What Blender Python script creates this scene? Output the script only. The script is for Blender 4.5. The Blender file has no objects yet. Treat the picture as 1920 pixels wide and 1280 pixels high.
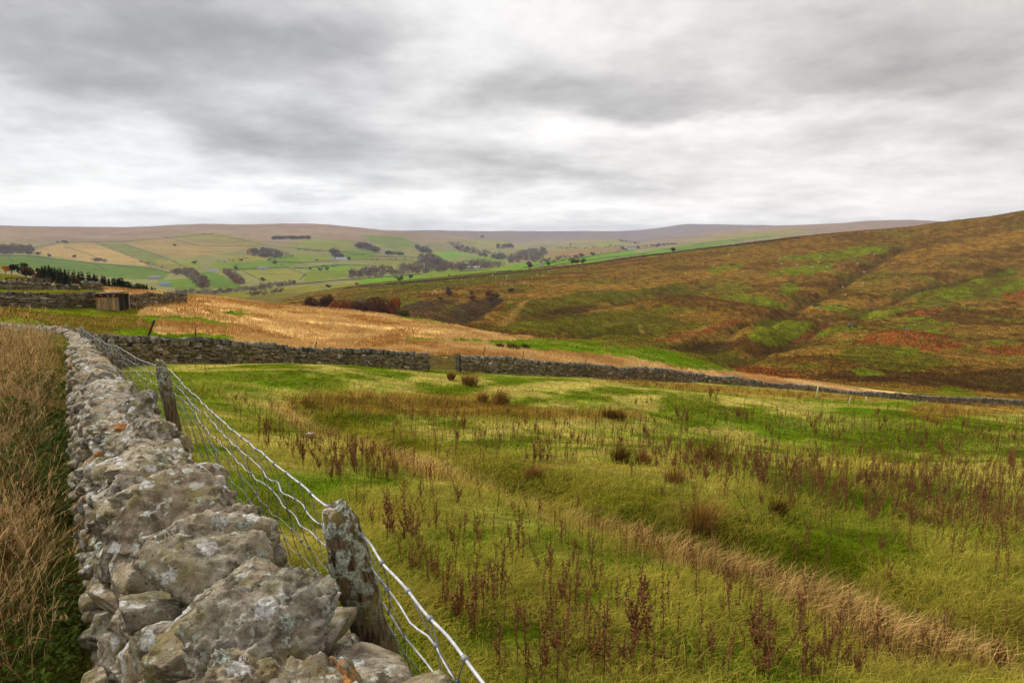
import bpy, bmesh, math, random
import numpy as np
from mathutils import Vector, Matrix

rng = np.random.default_rng(11)
random.seed(11)
SC = bpy.context.scene
COLL = SC.collection
# ------------------------------------------------------------------ camera model (eye at the origin)
TH = math.radians(7.785)
cT, sT = math.cos(TH), math.sin(TH)
FPX = 1280.0


def slope(py):
    yc = (640.0 - np.asarray(py, float)) / FPX
    return (-sT + yc * cT) / (cT + yc * sT)


def ray(px, py):
    xc, yc = (px - 960.0) / FPX, (640.0 - py) / FPX
    fw = cT + yc * sT
    return xc / fw, (-sT + yc * cT) / fw          # x/y and z/y


def project(x, y, z):
    d = np.maximum(y * cT - z * sT, 1e-3)
    return 960 + FPX * x / d, 640 - FPX * (y * sT + z * cT) / d


# ------------------------------------------------------------------ noise
def _hash(ix, iy, iz, s):
    h = (ix * 73856093) ^ (iy * 19349663) ^ (iz * 83492791) ^ (s * 40503 + 977)
    h = h & 0xffffffff
    h = ((h ^ (h >> 13)) * 1274126177) & 0xffffffff
    h = h ^ (h >> 16)
    h = (h * 668265263) & 0xffffffff
    h = h ^ (h >> 15)
    return (h & 0xffff) / 32767.5 - 1.0


def vn(x, y, z=None, s=0):
    x = np.asarray(x, float); y = np.asarray(y, float)
    ix, iy = np.floor(x).astype(np.int64), np.floor(y).astype(np.int64)
    fx, fy = x - ix, y - iy
    ux, uy = fx * fx * (3 - 2 * fx), fy * fy * (3 - 2 * fy)
    if z is None:
        o = np.zeros_like(ix)
        a = _hash(ix, iy, o, s); b = _hash(ix + 1, iy, o, s)
        c = _hash(ix, iy + 1, o, s); d = _hash(ix + 1, iy + 1, o, s)
        return (a + (b - a) * ux) * (1 - uy) + (c + (d - c) * ux) * uy
    z = np.asarray(z, float)
    iz = np.floor(z).astype(np.int64); fz = z - iz; uz = fz * fz * (3 - 2 * fz)
    r = 0
    for k in (0, 1):
        a = _hash(ix, iy, iz + k, s); b = _hash(ix + 1, iy, iz + k, s)
        c = _hash(ix, iy + 1, iz + k, s); d = _hash(ix + 1, iy + 1, iz + k, s)
        v = (a + (b - a) * ux) * (1 - uy) + (c + (d - c) * ux) * uy
        r = r + v * (uz if k else 1 - uz)
    return r


def fbm(x, y, o=4, s=0, z=None):
    r, a, f, t = 0, 1.0, 1.0, 0
    for k in range(o):
        r = r + a * vn(x * f + 17.3 * k, y * f - 9.1 * k, None if z is None else z * f, s + k)
        t += a; a *= .5; f *= 2.03
    return r / t


def sstep(a, b, x):
    t = np.clip((x - a) / (b - a), 0, 1)
    return t * t * (3 - 2 * t)


def pchip(xk, yk, x):
    """monotone cubic through (xk, yk[:, m]); flat outside"""
    xk = np.asarray(xk, float); yk = np.asarray(yk, float)
    if yk.ndim == 1:
        yk = yk[:, None]
    h = np.diff(xk)[:, None]
    dl = np.diff(yk, axis=0) / h
    d = np.zeros_like(yk)
    a, b = dl[:-1], dl[1:]
    w1, w2 = 2 * h[1:] + h[:-1], h[1:] + 2 * h[:-1]
    with np.errstate(divide='ignore', invalid='ignore'):
        m = (w1 + w2) / (w1 / a + w2 / b)
    d[1:-1] = np.where(a * b > 0, m, 0)
    d[0], d[-1] = dl[0], dl[-1]
    x = np.clip(np.asarray(x, float), xk[0], xk[-1])
    i = np.clip(np.searchsorted(xk, x) - 1, 0, len(xk) - 2)
    hh = (xk[i + 1] - xk[i])[:, None]; t = ((x - xk[i])[:, None]) / hh
    t2, t3 = t * t, t * t * t
    return (2 * t3 - 3 * t2 + 1) * yk[i] + (t3 - 2 * t2 + t) * hh * d[i] + (-2 * t3 + 3 * t2) * yk[i + 1] + (t3 - t2) * hh * d[i + 1]


# ------------------------------------------------------------------ terrain: valley profiles along bearings
# bearing given as the column of the view; each profile: (forward distance in m, view row)
PROF = {
    -330: [(40, 590), (60, 580), (75, 572), (95, 545), (115, 525), (140, 510), (170, 505), (230, 520), (500, 540), (900, 530), (1400, 512), (2200, 482), (3000, 455), (4500, 424), (6500, 430)],
    0: [(40, 588), (60, 584), (72, 574), (90, 552), (108, 537), (130, 522), (165, 514), (220, 524), (450, 545), (800, 538), (1200, 522), (1550, 505), (2200, 480), (3000, 456), (4500, 423), (6500, 430)],
    200: [(34, 668), (46, 640), (60, 608), (73, 583), (90, 562), (105, 549), (122, 543), (160, 560), (380, 600), (800, 585), (1250, 545), (1550, 530), (2000, 507), (2600, 481), (3500, 450), (4700, 426.5), (6500, 430)],
    400: [(36, 686), (46, 657), (60, 627), (80, 594), (103, 567), (122, 558), (160, 570), (320, 605), (700, 590), (1050, 556), (1400, 540), (1750, 521), (2200, 500), (2800, 476), (3600, 447), (4600, 420), (6500, 428)],
    560: [(44, 689), (60, 660), (80, 628), (100, 600), (122, 580), (140, 575), (180, 590), (310, 604), (480, 590), (700, 565), (900, 550), (1200, 536), (1550, 524), (2000, 508), (2600, 485), (3400, 455), (4300, 430), (4700, 420), (6500, 432)],
    700: [(49, 691), (64, 666), (85, 634), (108, 606), (132, 589), (175, 607), (290, 610), (420, 592), (560, 565), (720, 545), (900, 532), (1150, 534), (1500, 523), (2000, 505), (2700, 487), (3500, 463), (4400, 436), (4800, 430), (7000, 436)],
    800: [(53, 692), (66, 670), (86, 641), (110, 615), (135, 599), (175, 618), (250, 640), (310, 622), (370, 598), (470, 572), (620, 547), (800, 529), (950, 521), (1200, 529), (1600, 519), (2200, 502), (3000, 487), (3800, 470), (4600, 452), (5500, 438), (6500, 432), (9000, 438)],
    960: [(62, 692), (76, 668), (95, 648), (112, 636), (128, 631), (165, 646), (225, 668), (275, 652), (335, 618), (450, 580), (600, 550), (800, 522), (1000, 507), (1300, 515), (1900, 503), (2600, 491), (3600, 478), (5000, 463), (6000, 448), (7000, 433), (9000, 440)],
    1100: [(68, 701), (82, 682), (98, 661), (118, 642), (132, 638), (170, 656), (230, 682), (280, 657), (340, 628), (450, 588), (600, 551), (800, 519), (1050, 494), (1400, 500), (2000, 489), (2800, 478), (3600, 470), (5000, 458), (6500, 443), (7500, 433), (9500, 438)],
    1200: [(74, 709), (88, 692), (106, 668), (126, 649), (140, 646), (175, 666), (230, 692), (280, 668), (340, 638), (440, 598), (590, 558), (780, 517), (1050, 480), (1400, 490), (2100, 484), (2900, 475), (3800, 468), (5200, 456), (6500, 444), (8500, 432), (10500, 438)],
    1300: [(80, 719), (96, 702), (116, 679), (138, 663), (170, 684), (230, 706), (280, 683), (340, 650), (430, 611), (570, 567), (740, 525), (900, 492), (1050, 468), (1400, 480), (2200, 476), (3000, 462), (3900, 455), (5200, 444), (6800, 430), (9000, 421), (11500, 430)],
    1400: [(86, 730), (105, 714), (130, 698), (155, 700), (195, 716), (235, 714), (270, 698), (335, 660), (430, 615), (570, 568), (740, 520), (900, 482), (1050, 456), (1400, 470), (2200, 474), (3000, 462), (3800, 451), (4500, 439), (5400, 429), (6800, 424), (9500, 424), (11500, 432)],
    1500: [(96, 736), (118, 717), (142, 710), (172, 712), (215, 718), (260, 704), (330, 664), (430, 617), (570, 567), (730, 518), (900, 473), (1050, 443.5), (1400, 458), (2200, 470), (3000, 468), (4000, 448), (5400, 422), (6800, 424), (9000, 426)],
    1700: [(116, 749), (140, 736), (175, 733), (215, 722), (275, 692), (370, 643), (490, 592), (630, 541), (790, 487), (940, 446), (1050, 425), (1400, 440), (2500, 460), (4000, 440), (5600, 414), (7000, 425)],
    1920: [(132, 761), (160, 750), (200, 738), (260, 712), (350, 663), (470, 606), (610, 546), (770, 483), (920, 428), (1050, 395), (1400, 415), (3000, 440), (5600, 425), (7000, 430)],
    2250: [(150, 772), (180, 752), (220, 735), (280, 700), (360, 650), (470, 590), (610, 525), (770, 450), (920, 385), (1050, 340), (1400, 365), (3000, 420), (5600, 420), (7000, 430)],
}
COLS = sorted(PROF)
CA = np.array([(c - 960) / FPX * .985 for c in COLS])
LY0, LY1, NLY = math.log(18), math.log(13000), 700
LY = np.linspace(LY0, LY1, NLY)
_prof = []
for c in COLS:
    p = np.array(PROF[c], float)
    z = p[:, 0] * slope(p[:, 1])
    _prof.append(pchip(np.log(p[:, 0]), z, LY)[:, 0])
AG = np.linspace(-1.0, 1.0, 801)
ZT = pchip(CA, np.array(_prof), AG)                # (na, nly)
YW = np.array([PROF[c][0][0] for c in COLS], float)
# gentle smoothing over bearings
for _ in range(12):
    ZT[1:-1] = .25 * ZT[:-2] + .5 * ZT[1:-1] + .25 * ZT[2:]


def plane(x, y):
    return -1.7 - .067 * x - .157 * y - 1.7 * sstep(18, 62, x) * sstep(50, 95, y)


# near wall centre line (plan)
ND = np.array([-.5545, .832]); NN = np.array([.832, .5545])
WALL_OFF = .335
NEARWALL = [tuple(NN * WALL_OFF + ND * s) for s in (-3.0, 0, 4, 8, 12, 16, 20, 24)]
_e = np.array(NEARWALL[-1])
NEARWALL += [tuple(_e + d) for d in np.array([(-2.3, 2.9), (-5.0, 5.6), (-8.6, 8.8), (-13, 12.6), (-19, 17)])]
NEARWALL = np.array(NEARWALL)


def seg_dist(x, y, P):
    """distance to polyline, arc position of the nearest point, signed side (right +)"""
    P = np.asarray(P, float)
    best = np.full(np.shape(x), 1e9); arc = np.zeros(np.shape(x)); side = np.zeros(np.shape(x))
    s0 = 0
    for a, b in zip(P[:-1], P[1:]):
        d = b - a; L = math.hypot(*d)
        t = np.clip(((x - a[0]) * d[0] + (y - a[1]) * d[1]) / (L * L), 0, 1)
        ex, ey = x - a[0] - t * d[0], y - a[1] - t * d[1]
        q = np.hypot(ex, ey)
        m = q < best
        best = np.where(m, q, best); arc = np.where(m, s0 + t * L, arc)
        side = np.where(m, ex * d[1] - ey * d[0], side)
        s0 += L
    return best, arc, np.sign(side)


def wall_top(x, y):
    """top of the near wall"""
    yy = np.maximum(y, -3)
    return -.70 - .0905 * yy + np.where(yy > 20, .012 * (yy - 20), 0)


CARVE = []      # (polyline xy, depth, width)
MOUND = []      # (x, y, r, h)


def to_a(x, y):
    az = np.arctan2(x, y); lim = math.pi / 4
    e = np.where(np.abs(az) <= lim, az, np.sign(az) * lim * (math.pi - np.abs(az)) / (math.pi - lim))
    r = np.hypot(x, y)
    return np.tan(e), r * np.cos(e)


def ground(x, y, detail=True):
    x = np.asarray(x, float); y = np.asarray(y, float)
    sh = x.shape
    x = x.ravel(); y = y.ravel()
    a, ye = to_a(x, y)
    ly = np.log(np.maximum(ye, .05))
    fi = np.clip((a + 1) / 2 * 800, 0, 799.999); i = fi.astype(int); fi = fi - i
    fj = np.clip((ly - LY0) / (LY1 - LY0) * (NLY - 1), 0, NLY - 1.001); j = fj.astype(int); fj = fj - j
    q = (ZT[i, j] * (1 - fi) + ZT[i + 1, j] * fi) * (1 - fj) + (ZT[i, j + 1] * (1 - fi) + ZT[i + 1, j + 1] * fi) * fj
    yw = np.interp(a, CA, YW)
    w = sstep(np.log(yw * .86), np.log(yw * 1.1), ly)
    p = plane(x, y)
    near = (ye < 60)
    if near.any():
        d, arc, sd = seg_dist(x[near], y[near], NEARWALL)
        off = d * sd
        base = wall_top(x[near], y[near]) - .97 + .12 * sstep(3, 9, y[near])
        left = base + .64 * sstep(5, 16, y[near]) + np.clip(-off - .3, 0, 8) * .05
        m = sstep(.12, -.18, off)
        pp = p[near] * (1 - m) + left * m
        p = p.copy(); p[near] = pp
    z = p * (1 - w) + q * w
    if detail:
        z = z + (1 - sstep(180, 320, ye)) * .07 * fbm(x / 2.6, y / 2.6, 3, 5) * sstep(.8, 3, ye)
        z = z + .30 * sstep(4, 16, ye) * (1 - sstep(60, 200, ye)) * fbm(x / 9, y / 9, 2, 15)
        z = z + .45 * sstep(55, 110, ye) * (1 - sstep(600, 1000, ye)) * fbm(x / 17, y / 17, 3, 25)
        z = z + 2.6 * sstep(170, 330, ye) * (1 - sstep(1000, 1300, ye)) * fbm(x / 60, y / 60, 3, 35)
        z = z + .55 * sstep(170, 260, ye) * (1 - sstep(800, 1000, ye)) * 1.7 * fbm(x / 11, y / 11, 3, 37)
        z = z + 7 * sstep(900, 2200, ye) * fbm(x / 260, y / 260, 3, 45)
        for P, dep, wd in CARVE:
            P = np.asarray(P)
            lo, hi = P.min(0) - 3 * wd, P.max(0) + 3 * wd
            m = (x > lo[0]) & (x < hi[0]) & (y > lo[1]) & (y < hi[1])
            if m.any():
                d, _, _ = seg_dist(x[m], y[m], P)
                wv = wd * (1 + .3 * vn(x[m] / wd / 3, y[m] / wd / 3, None, 71))
                zz = z[m] - dep * np.exp(-(d / wv) ** 2)
                z[m] = zz
        for mx, my, mr, mh in MOUND:
            d2 = ((x - mx) ** 2 + (y - my) ** 2) / (mr * mr)
            z = z + mh * np.exp(-d2)
    return z.reshape(sh)


_YS = np.exp(np.linspace(math.log(.6), math.log(12500), 2600))


def pick(px, py, ymin=.6, ymax=12500, detail=True):
    """where the sight line through a view position meets the ground"""
    kx, kz = ray(px, py)
    ys = _YS[(_YS >= ymin) & (_YS <= ymax)]
    g = ground(kx * ys, ys, detail)
    hit = np.nonzero(kz * ys <= g)[0]
    if len(hit) == 0:
        i = int(np.argmin(np.abs(kz * ys - g) / ys))
    else:
        i = hit[0]
    yv = ys[i]
    if len(hit) and i > 0:
        f0 = kz * ys[i - 1] - g[i - 1]; f1 = kz * ys[i] - g[i]
        t = f0 / (f0 - f1 + 1e-9); yv = ys[i - 1] + t * (ys[i] - ys[i - 1])
    return np.array([kx * yv, yv, float(ground(np.array([kx * yv]), np.array([yv]), detail)[0])])


def pickline(pts, **k):
    return np.array([pick(*p, **k)[:2] for p in pts])


DITCH = pickline([(560, 752), (640, 778), (740, 820), (860, 868), (1000, 908), (1130, 950), (1280, 990), (1400, 1025), (1520, 1058), (1640, 1098), (1740, 1145), (1930, 1200), (2100, 1260)], ymax=60, detail=False)
_g1 = pickline([(1700, 458), (1640, 488), (1590, 520), (1545, 548), (1500, 567), (1470, 584), (1430, 600), (1370, 622), (1310, 655)], ymin=200, ymax=1050, detail=False)
_g2 = pickline([(1560, 598), (1515, 622), (1470, 643), (1400, 664), (1350, 680)], ymin=200, ymax=1050, detail=False)
_g3 = pickline([(1330, 528), (1250, 548), (1130, 570), (1020, 585), (930, 600)], ymin=200, ymax=1050, detail=False)
_g4 = pickline([(930, 556), (890, 575), (850, 592)], ymin=200, ymax=1050, detail=False)
_g5 = pickline([(1900, 505), (1800, 520), (1700, 545), (1640, 570), (1600, 590)], ymin=200, ymax=1050, detail=False)
_g6 = pickline([(1200, 610), (1100, 618), (1020, 632)], ymin=200, ymax=1050, detail=False)
CARVE += [(DITCH, .32, .55), (_g1, 7.5, 9), (_g2, 6, 9), (_g3, 6.5, 15), (_g4, 7, 10), (_g5, 6, 11), (_g6, 5, 13)]
for (px, py, r, h) in [(1300, 575, 45, 5), (1650, 588, 22, 3.5), (1440, 560, 28, 4.5), (1800, 552, 18, 3), (1560, 618, 26, 3.5), (1400, 628, 30, 4), (1050, 575, 40, 4), (1000, 605, 24, 2.5), (1880, 535, 26, 3), (1480, 520, 30, 3.5), (1700, 640, 26, 3)]:
    q = pick(px, py, ymin=200, ymax=1050, detail=False)
    MOUND.append((q[0], q[1], r * .85, h * 1.55))
# dips and a low hump in the pasture
for (px, py, r, h, ymx) in [(1060, 742, 7, .7, 70), (1440, 765, 8, .35, 90), (620, 712, 6, .6, 50), (1500, 800, 5, -.5, 90), (640, 765, 4, -.5, 50), (1750, 808, 6, .4, 90), (1120, 790, 6, -.4, 60)]:
    q = pick(px, py, ymin=6, ymax=ymx, detail=False)
    MOUND.append((q[0], q[1], r, h))


# ------------------------------------------------------------------ mesh helpers
def mesh_np(name, V, quads=None, tris=None, col=None, smooth=True, extra=None):
    me = bpy.data.meshes.new(name)
    V = np.ascontiguousarray(V, np.float32)
    me.vertices.add(len(V)); me.vertices.foreach_set('co', V.ravel())
    parts = []; tot = []
    if quads is not None and len(quads):
        q = np.asarray(quads, np.int32); parts.append(q.ravel()); tot.append(np.full(len(q), 4, np.int32))
    if tris is not None and len(tris):
        t = np.asarray(tris, np.int32); parts.append(t.ravel()); tot.append(np.full(len(t), 3, np.int32))
    L = np.concatenate(parts); T = np.concatenate(tot)
    me.loops.add(len(L)); me.loops.foreach_set('vertex_index', L)
    me.polygons.add(len(T))
    st = np.concatenate([[0], np.cumsum(T)[:-1]]).astype(np.int32)
    me.polygons.foreach_set('loop_start', st)
    me.polygons.foreach_set('use_smooth', np.full(len(T), smooth, bool))
    me.update(calc_edges=True)
    if col is not None:
        c = np.ones((len(V), 4), np.float32); c[:, :np.shape(col)[1]] = col
        at = me.color_attributes.new('Col', 'FLOAT_COLOR', 'POINT'); at.data.foreach_set('color', c.ravel())
    return me


def link(name, me, mat, parent=None, loc=None):
    o = bpy.data.objects.new(name, me); COLL.objects.link(o)
    if me is not None and mat is not None and not me.materials:
        me.materials.append(mat)
    if parent is not None:
        o.parent = parent
    if loc is not None:
        o.location = [float(v) for v in loc]
    return o


def tag(o, label, cat, group=None):
    o['label'] = label; o['category'] = cat
    if group:
        o['group'] = group
    return o


def thing(name, label, cat, loc=(0, 0, 0), group=None, rotz=0):
    o = bpy.data.objects.new(name, None); COLL.objects.link(o)
    o.location = [float(v) for v in loc]; o.rotation_euler = (0, 0, rotz)
    o.empty_display_size = .2
    return tag(o, label, cat, group)


class MB:
    """collects pieces into one mesh"""
    def __init__(self):
        self.V = []; self.Q = []; self.T = []; self.C = []; self.n = 0

    def add(self, V, quads=None, tris=None, col=(1, 1, 1)):
        V = np.asarray(V, float).reshape(-1, 3)
        self.V.append(V)
        if quads is not None and len(quads): self.Q.append(np.asarray(quads) + self.n)
        if tris is not None and len(tris): self.T.append(np.asarray(tris) + self.n)
        c = np.asarray(col, float)
        self.C.append(np.tile(c, (len(V), 1)) if c.ndim == 1 else c)
        self.n += len(V)

    def mesh(self, name, smooth=True):
        return mesh_np(name, np.concatenate(self.V), np.concatenate(self.Q) if self.Q else None,
                       np.concatenate(self.T) if self.T else None, np.concatenate(self.C), smooth)

    def box(self, c, ax, hs, col=(1, 1, 1), jit=0):
        """c centre, ax 3x3 rows axes, hs half sizes"""
        s = np.array([(-1, -1, -1), (1, -1, -1), (1, 1, -1), (-1, 1, -1), (-1, -1, 1), (1, -1, 1), (1, 1, 1), (-1, 1, 1)], float)
        if jit: s = s + rng.uniform(-jit, jit, s.shape)
        V = np.asarray(c) + (s * np.asarray(hs)) @ np.asarray(ax)
        self.add(V, [(0, 3, 2, 1), (4, 5, 6, 7), (0, 1, 5, 4), (1, 2, 6, 5), (2, 3, 7, 6), (3, 0, 4, 7)], None, col)

    def bar(self, a, b, w, h, col=(1, 1, 1), jit=0):
        a = np.asarray(a, float); b = np.asarray(b, float); d = b - a; L = np.linalg.norm(d); d /= L
        up = np.array([0, 0, 1.]) if abs(d[2]) < .9 else np.array([0, 1., 0])
        s = np.cross(d, up); s /= np.linalg.norm(s); u = np.cross(s, d)
        self.box((a + b) / 2, [d, s, u], (L / 2, w / 2, h / 2), col, jit)

    def tube(self, P, r, n=6, col=(1, 1, 1), cap=True):
        P = np.asarray(P, float); m = len(P); r = np.broadcast_to(np.asarray(r, float), (m,))
        t = np.gradient(P, axis=0); t /= np.linalg.norm(t, axis=1)[:, None] + 1e-12
        up = np.tile(np.array([0, 0, 1.]), (m, 1)); up[np.abs(t[:, 2]) > .9] = (0, 1, 0)
        s = np.cross(t, up); s /= np.linalg.norm(s, axis=1)[:, None]; u = np.cross(s, t)
        an = np.linspace(0, 2 * np.pi, n, endpoint=False)
        V = P[:, None] + r[:, None, None] * (np.cos(an)[None, :, None] * s[:, None] + np.sin(an)[None, :, None] * u[:, None])
        i = np.arange(m - 1)[:, None] * n; k = np.arange(n)[None]; k2 = (k + 1) % n
        Q = np.stack([i + k, i + k2, i + n + k2, i + n + k], -1).reshape(-1, 4)
        V = V.reshape(-1, 3); T = None
        if cap:
            V = np.concatenate([V, P[:1], P[-1:]]); b = m * n
            kk = np.arange(n); T = np.concatenate([np.stack([np.full(n, b), (kk + 1) % n, kk], 1), np.stack([np.full(n, b + 1), (m - 1) * n + kk, (m - 1) * n + (kk + 1) % n], 1)])
        self.add(V, Q, T, col)


_ico = {}


def ico(sub):
    if sub not in _ico:
        bm = bmesh.new(); bmesh.ops.create_icosphere(bm, subdivisions=sub, radius=1)
        V = np.array([v.co[:] for v in bm.verts]); T = np.array([[v.index for v in f.verts] for f in bm.faces]); bm.free()
        _ico[sub] = (V, T)
    return _ico[sub]


def stone(hs, sub=4, cuts=9, boxy=.75, rough=.05, seed=0):
    """an angular field stone, half sizes hs, centred at its origin, local axes"""
    d, T = ico(sub)
    r = np.random.default_rng(seed)
    m = np.max(np.abs(d), axis=1)[:, None]
    p = d / m ** boxy
    for _ in range(cuts):
        n = r.normal(size=3); n[2] *= .8; n /= np.linalg.norm(n); h = r.uniform(.60, 1.0)
        o = p @ n - h
        p = p - np.clip(o, 0, None)[:, None] * n * .98
    p = p * np.asarray(hs)
    sz = float(np.mean(hs)); q = p / sz * 1.3 + r.uniform(0, 90, 3)
    nz = fbm(q[:, 0], q[:, 1], 3, seed % 50, q[:, 2])
    if sub >= 4:
        st = p[:, 2] / (hs[2] * .42) + 1.1 * vn(q[:, 0], q[:, 1], q[:, 2], 9)     # bedding ledges
        fr_ = st - np.floor(st); stp = np.floor(st) + sstep(.38, .62, fr_)
        nz = .28 * nz + .5 * vn(stp + .5, stp * 0, stp * 0 + seed, 3)
        if sub >= 5:
            nz = nz + .40 * -np.abs(fbm(q[:, 0] * 3.1, q[:, 1] * 3.1, 3, 4, q[:, 2] * 3.1)) + .20 * fbm(q[:, 0] * 7, q[:, 1] * 7, 2, 14, q[:, 2] * 7) + .16 * vn(q[:, 0] * 17, q[:, 1] * 17, q[:, 2] * 17, 5)
    n = d * m ** .3
    return p + n * (nz * rough)[:, None] , T


def frame(t, up=(0, 0, 1)):
    t = np.asarray(t, float); t = t / np.linalg.norm(t)
    r = np.cross(t, up); r /= np.linalg.norm(r); u = np.cross(r, t)
    return np.array([t, r, u])          # along, right, up


def rot(axis, ang):
    return np.array(Matrix.Rotation(ang, 3, Vector(axis)))
# ------------------------------------------------------------------ materials
class NT:
    def __init__(self, tree):
        self.t = tree; self.n = tree.nodes; self.l = tree.links

    def new(self, kind, **kw):
        nd = self.n.new(kind)
        for k, v in kw.items():
            setattr(nd, k, v)
        return nd

    def put(self, sock, v):
        if isinstance(v, bpy.types.NodeSocket):
            self.l.new(v, sock)
        elif v is not None:
            if hasattr(sock.default_value, '__len__') and not isinstance(v, (tuple, list, np.ndarray)):
                sock.default_value = [v] * len(sock.default_value)
            elif hasattr(sock.default_value, '__len__'):
                v = list(v)
                if len(sock.default_value) == 4 and len(v) == 3: v = v + [1]
                sock.default_value = v
            else:
                sock.default_value = v

    def math(self, op, a, b=None, c=None, clamp=False):
        nd = self.new('ShaderNodeMath', operation=op, use_clamp=clamp)
        for s, v in zip(nd.inputs, (a, b, c)):
            if v is not None: self.put(s, v)
        return nd.outputs[0]

    def vmath(self, op, a, b=None, out=0):
        nd = self.new('ShaderNodeVectorMath', operation=op)
        self.put(nd.inputs[0], a)
        if b is not None: self.put(nd.inputs[1], b)
        return nd.outputs[out]

    def mix(self, f, a, b, kind='MIX'):
        nd = self.new('ShaderNodeMix', data_type='RGBA', blend_type=kind)
        self.put(nd.inputs[0], f); self.put(nd.inputs[6], a); self.put(nd.inputs[7], b)
        return nd.outputs[2]

    def noise(self, vec, scale, detail=3, rough=.55, out=0, w=None):
        nd = self.new('ShaderNodeTexNoise')
        if w is not None:
            nd.noise_dimensions = '4D'; self.put(nd.inputs['W'], w)
        self.put(nd.inputs['Vector'], vec); nd.inputs['Scale'].default_value = scale
        nd.inputs['Detail'].default_value = detail; nd.inputs['Roughness'].default_value = rough
        return nd.outputs[out]

    def ramp(self, v, lo, hi, a=0., b=1., smooth=True):
        nd = self.new('ShaderNodeMapRange', interpolation_type='SMOOTHSTEP' if smooth else 'LINEAR', clamp=True)
        self.put(nd.inputs[0], v)
        for i, k in enumerate((lo, hi, a, b)): self.put(nd.inputs[i + 1], k)
        return nd.outputs[0]


def material(name, rough=.9, spec=.25):
    m = bpy.data.materials.new(name); m.use_nodes = True
    nt = NT(m.node_tree); b = m.node_tree.nodes['Principled BSDF']
    b.inputs['Roughness'].default_value = rough
    b.inputs['Specular IOR Level'].default_value = spec
    return m, nt, b


def attr(nt, name='Col'):
    nd = nt.new('ShaderNodeAttribute', attribute_name=name)
    return nd


def wpos(nt):
    return nt.new('ShaderNodeNewGeometry').outputs['Position']


def bump(nt, b, h, strength, dist):
    nd = nt.new('ShaderNodeBump'); nd.inputs['Strength'].default_value = strength; nd.inputs['Distance'].default_value = dist
    nt.put(nd.inputs['Height'], h); nt.l.new(nd.outputs[0], b.inputs['Normal'])


def attr_mat(name, scale, amt=.35, rough=.9, spec=.2, scale2=None, trans=0, bs=0, bd=.01):
    """colour from the mesh, broken up by noise of the given scale (1/m)"""
    m, nt, b = material(name, rough, spec)
    p = wpos(nt); c = attr(nt).outputs['Color']
    f = nt.ramp(nt.noise(p, scale, 4), .3, .7, 1 - amt, 1 + amt)
    if scale2:
        f = nt.math('MULTIPLY', f, nt.ramp(nt.noise(p, scale2, 3), .3, .7, 1 - amt * .7, 1 + amt * .7))
    nt.put(b.inputs['Base Color'], nt.vmath('MULTIPLY', c, f))
    if bs: bump(nt, b, nt.noise(p, scale * 2, 4), bs, bd)
    if trans:
        # thin leaves and blades pass some light
        tr = nt.new('ShaderNodeBsdfTranslucent'); nt.put(tr.inputs[0], nt.vmath('MULTIPLY', c, f))
        ms = nt.new('ShaderNodeMixShader'); ms.inputs[0].default_value = trans
        nt.l.new(b.outputs[0], ms.inputs[1]); nt.l.new(tr.outputs[0], ms.inputs[2])
        nt.l.new(ms.outputs[0], m.node_tree.nodes['Material Output'].inputs[0])
    return m


M = {}
M['ground'] = attr_mat('turf', 7.0, .38, .95, .0, .9, bs=.5, bd=.05)
M['rough'] = attr_mat('rough grassland', 3.0, .35, .95, .0, .4, bs=.5, bd=.15)
M['moor'] = attr_mat('moor grass and heather', .8, .42, .95, .0, .14, bs=.9, bd=1.2)
M['hills'] = attr_mat('far fields', .05, .16, .95, .0, .012)
M['grass'] = attr_mat('grass blades', 1.2, .15, .8, .03, trans=.42)
M['dry'] = attr_mat('dry stalks', 2.0, .2, .8, .03, trans=.15)
M['dock'] = attr_mat('dead seed heads', 30.0, .3, .9, .0)
M['leaf'] = attr_mat('leaves and twigs', .9, .3, .8, .02, trans=.15)
M['bark'] = attr_mat('bark', 4.0, .3, .9, .05)
M['farstone'] = attr_mat('weathered gritstone', 6.0, .35, .92, .04, 1.1, bs=.6, bd=.03)
M['farwall'] = attr_mat('distant field stone', .5, .3, .95, .1)
M['plaster'] = attr_mat('building walls and slates', .8, .15, .8, .2)


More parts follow.
